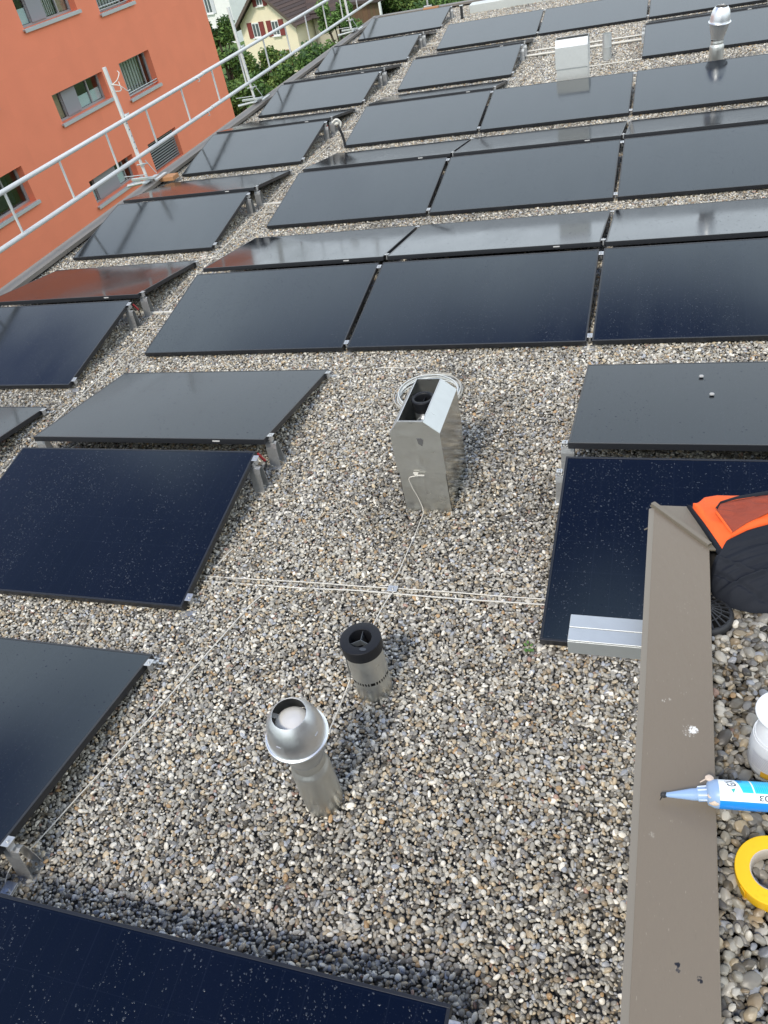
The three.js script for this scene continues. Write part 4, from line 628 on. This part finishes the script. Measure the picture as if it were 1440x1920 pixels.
  patch('pocket_lining', [[4.112, 3.326, 1.489], [4.124, 3.303, 1.490], [4.162, 3.276, 1.487], [4.238, 3.245, 1.484], [4.4, 3.236, 1.483]], [[4.116, 3.334, 1.492], [4.125, 3.311, 1.495], [4.163, 3.290, 1.494], [4.238, 3.263, 1.491], [4.4, 3.256, 1.49]], navy, (s, t) => 0.007 * bump(s, t, 0.5), 50, 8);
  patch('pocket_seam', [[4.113, 3.337, 1.489], [4.147, 3.401, 1.479]], [[4.117, 3.335, 1.492], [4.15, 3.398, 1.482]], orange, (s, t) => 0.003 * bump(s, t, 0.5), 30, 6);
  patch('navy_panel', [[4.124, 3.452, 1.44], [4.14, 3.41, 1.462], [4.183, 3.379, 1.47], [4.232, 3.352, 1.47], [4.4, 3.36, 1.468], [4.66, 3.38, 1.46]], [[4.105, 3.462, 1.40], [4.105, 3.5, 1.39], [4.117, 3.52, 1.378], [4.146, 3.54, 1.376], [4.19, 3.552, 1.376], [4.24, 3.553, 1.376], [4.4, 3.56, 1.376], [4.66, 3.57, 1.376]], navy, (s, t, x, z) => 0.034 * bump(s, t, 0.6) + (fold(x * 0.35, z * 1.6 + x * 0.7, 17, 0.015, 5) + 0.004 * Math.pow(noise3(x * 16, (z + x * 0.5) * 62, 4), 2) + 0.006 * Math.exp(-Math.pow((z - 3.505 + 0.35 * (x - 4.16)) / 0.0035, 2)) + 0.005 * Math.exp(-Math.pow((z - 3.47 - 0.3 * (x - 4.16)) / 0.003, 2)) - 0.006 * Math.exp(-Math.pow((z - 3.525 - 0.5 * (x - 4.2)) / 0.004, 2))) * bump(s, t, 0.35), 150, 90);
}
{ // two stray pebbles lying on the right-hand panel
  const pg = new THREE.IcosahedronGeometry(0.012, 2).scale(1.2, 0.7, 1);
  const y = z => H0 + (HR - H0) * (1 - 0) - 0; // placed on the slope below
  for (const [x, z, l] of [[4.19, 0.54, 'grey pebble lying on the right panel, nearer its upper edge'], [4.24, 0.80, 'grey pebble lying on the right panel, lower of the two']]) {
    const zFar = 2.625 - 2 * LH - GR, h = H0 + (z - zFar) / LH * (HR - H0); tag(mesh('stray_pebble', pg.clone().translate(x, h + 0.007, z), std(lin(0.4, 0.4, 0.39), 0.8), scene), l, 'pebble');
  }
}

{ // a small weed between the pebbles
  const lm = std(lin(0.09, 0.2, 0.035), 0.7);
  for (const [x, z, n, l] of [[3.47, 2.645, 9, 'small green weed growing in gravel left of the aluminium spout']]) {
    const w = thing('weed', l, 'plant', [x, 0.085, z]);
    for (let k = 0; k < n; k++) { const a = rnd() * 6.283, q = rr(0.012, 0.03), g = new THREE.CircleGeometry(1, 8).scale(0.010, 0.0055, 1).rotateX(-Math.PI / 2 + rr(-0.5, 0.5)).rotateY(-a).translate(Math.cos(a) * q, rr(0.004, 0.02), Math.sin(a) * q); mesh('leaf', g, lm, w); }
    mesh('stem', bar([0, -0.02, 0], [0.004, 0.016, 0.003], 0.0016, 6), lm, w);
  }
}
// ---------------------------------------------------------------- gravel
{
  const base = (() => { const g = mergeVertices(new THREE.IcosahedronGeometry(1, 1).deleteAttribute('uv').deleteAttribute('normal'));
    const p = g.attributes.position; for (let i = 0; i < p.count; i++) { const x = p.getX(i), y = p.getY(i), z = p.getZ(i), k = 0.82 + 0.36 * noise3(x * 1.3 + 4, y * 1.3 + 2, z * 1.3 + 7); p.setXYZ(i, x * k, y * k, z * k); } g.computeVertexNormals(); return g; })();
  const fine = (() => { const g = mergeVertices(new THREE.IcosahedronGeometry(1, 3).deleteAttribute('uv').deleteAttribute('normal'));
    const p = g.attributes.position; for (let i = 0; i < p.count; i++) { const x = p.getX(i), y = p.getY(i), z = p.getZ(i), k = 0.7 + 0.55 * noise3(x * 1.5 + 4, y * 1.5 + 2, z * 1.5 + 7) + 0.05 * noise3(x * 6, y * 6, z * 6); p.setXYZ(i, x * k, y * k, z * k); } g.computeVertexNormals(); return g; })();
  const palette = [[0.40, 0.375, 0.315, 26], [0.29, 0.27, 0.228, 26], [0.53, 0.50, 0.43, 14], [0.205, 0.195, 0.178, 13], [0.68, 0.64, 0.55, 8], [0.145, 0.128, 0.10, 13], [0.29, 0.228, 0.15, 11], [0.45, 0.37, 0.25, 9], [0.085, 0.078, 0.068, 7], [0.37, 0.24, 0.12, 1.8], [0.29, 0.185, 0.14, 1.4], [0.32, 0.33, 0.345, 7]];
  const tot = palette.reduce((s, c) => s + c[3], 0); const col = new THREE.Color();
  const pick = () => { let k = rnd() * tot; for (const c of palette) { k -= c[3]; if (k <= 0) { const f = rr(0.92, 1.33); col.setRGB(c[0] * f, c[1] * f, c[2] * f); return col; } } return col; };
  const pv = new THREE.Matrix4().multiplyMatrices(camera.projectionMatrix, camera.matrixWorldInverse), v4 = new THREE.Vector4();
  const seen = (x, y, z, m) => { v4.set(x, y, z, 1).applyMatrix4(pv); return v4.w > 0 && Math.abs(v4.x) < v4.w * (1 + m) + 0.3 && Math.abs(v4.y) < v4.w * (1 + m) + 0.3; };
  const under = (x, z, m) => footprints.some(f => x > f[0] + m && x < f[1] - m && z > f[2] + m && z < f[3] - m);
  const gravelMat = new THREE.MeshStandardMaterial({ color: 0xffffff, roughness: 0.4 });
  const lay = (name, geo, x0, x1, z0, z1, y, spacing, keep, r0, r1, label, tone = 1) => {
    const list = [], S = spacing;
    for (let z = z0; z < z1; z += S) for (let x = x0; x < x1; x += S) { const px = x + rr(-0.5, 0.5) * S, pz = z + rr(-0.5, 0.5) * S; if (keep(px, pz)) list.push(px, pz); }
    const n = list.length / 2, m = new THREE.InstancedMesh(geo, gravelMat, n), X = new THREE.Matrix4(), q = new THREE.Quaternion(), e = new THREE.Euler();
    for (let i = 0; i < n; i++) {
      const s = r0 + (r1 - r0) * Math.pow(rnd(), 1.7); e.set(rr(-0.7, 0.7), rnd() * 6.283, rr(-0.7, 0.7)); q.setFromEuler(e);
      X.compose(V(list[2 * i], y + rr(-0.011, 0.004) + 0.012 * (fbm(list[2 * i] * 2.2, list[2 * i + 1] * 2.2, 1, 3) - 0.5), list[2 * i + 1]), q, V(s * rr(0.9, 1.5), s * rr(0.45, 0.85), s * rr(0.7, 1.1))); m.setMatrixAt(i, X); const shadeTone = rnd() < 0.6 * smooth(0.52, 0.76, fbm(list[2 * i] * 1.1 + 3, list[2 * i + 1] * 1.1, 7, 3)) ? 0.6 : 1; m.setColorAt(i, pick().multiplyScalar(tone * shadeTone));  // some stones darkened in noise patches, soft shadow put into their colour
    }
    m.name = numbered(name); m.userData = { kind: 'stuff', label, category: 'gravel' }; m.castShadow = m.receiveShadow = true; scene.add(m); console.log(name, n);
  };
  const lowKeep = (x, z) => !(x > UX0 + 0.02 && z > UZ0 + 0.02) && !under(x, z, 0.4) && seen(x, 0, z, 0.06);
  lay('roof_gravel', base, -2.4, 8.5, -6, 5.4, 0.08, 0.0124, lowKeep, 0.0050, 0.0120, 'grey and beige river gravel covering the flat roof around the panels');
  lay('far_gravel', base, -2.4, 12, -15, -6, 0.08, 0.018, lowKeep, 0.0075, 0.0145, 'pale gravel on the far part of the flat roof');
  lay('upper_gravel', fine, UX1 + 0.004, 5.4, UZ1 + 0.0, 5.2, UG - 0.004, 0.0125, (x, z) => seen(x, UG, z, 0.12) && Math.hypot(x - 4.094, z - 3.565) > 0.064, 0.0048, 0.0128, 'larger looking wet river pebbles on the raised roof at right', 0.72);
  lay('upper_gravel', fine, UX1 + 0.004, 5.4, UZ1 + 0.0, 5.2, UG - 0.013, 0.0115, (x, z) => seen(x, UG, z, 0.12) && Math.hypot(x - 4.094, z - 3.565) > 0.064, 0.005, 0.010, 'lower layer of pebbles on the raised roof at right', 0.45);  // under layer coloured darker, so shade in the gaps is painted on
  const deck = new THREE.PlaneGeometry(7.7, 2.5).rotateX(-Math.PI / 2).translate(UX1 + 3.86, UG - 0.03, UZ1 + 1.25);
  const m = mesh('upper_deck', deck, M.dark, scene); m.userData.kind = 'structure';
}
renderer.render(scene, camera);
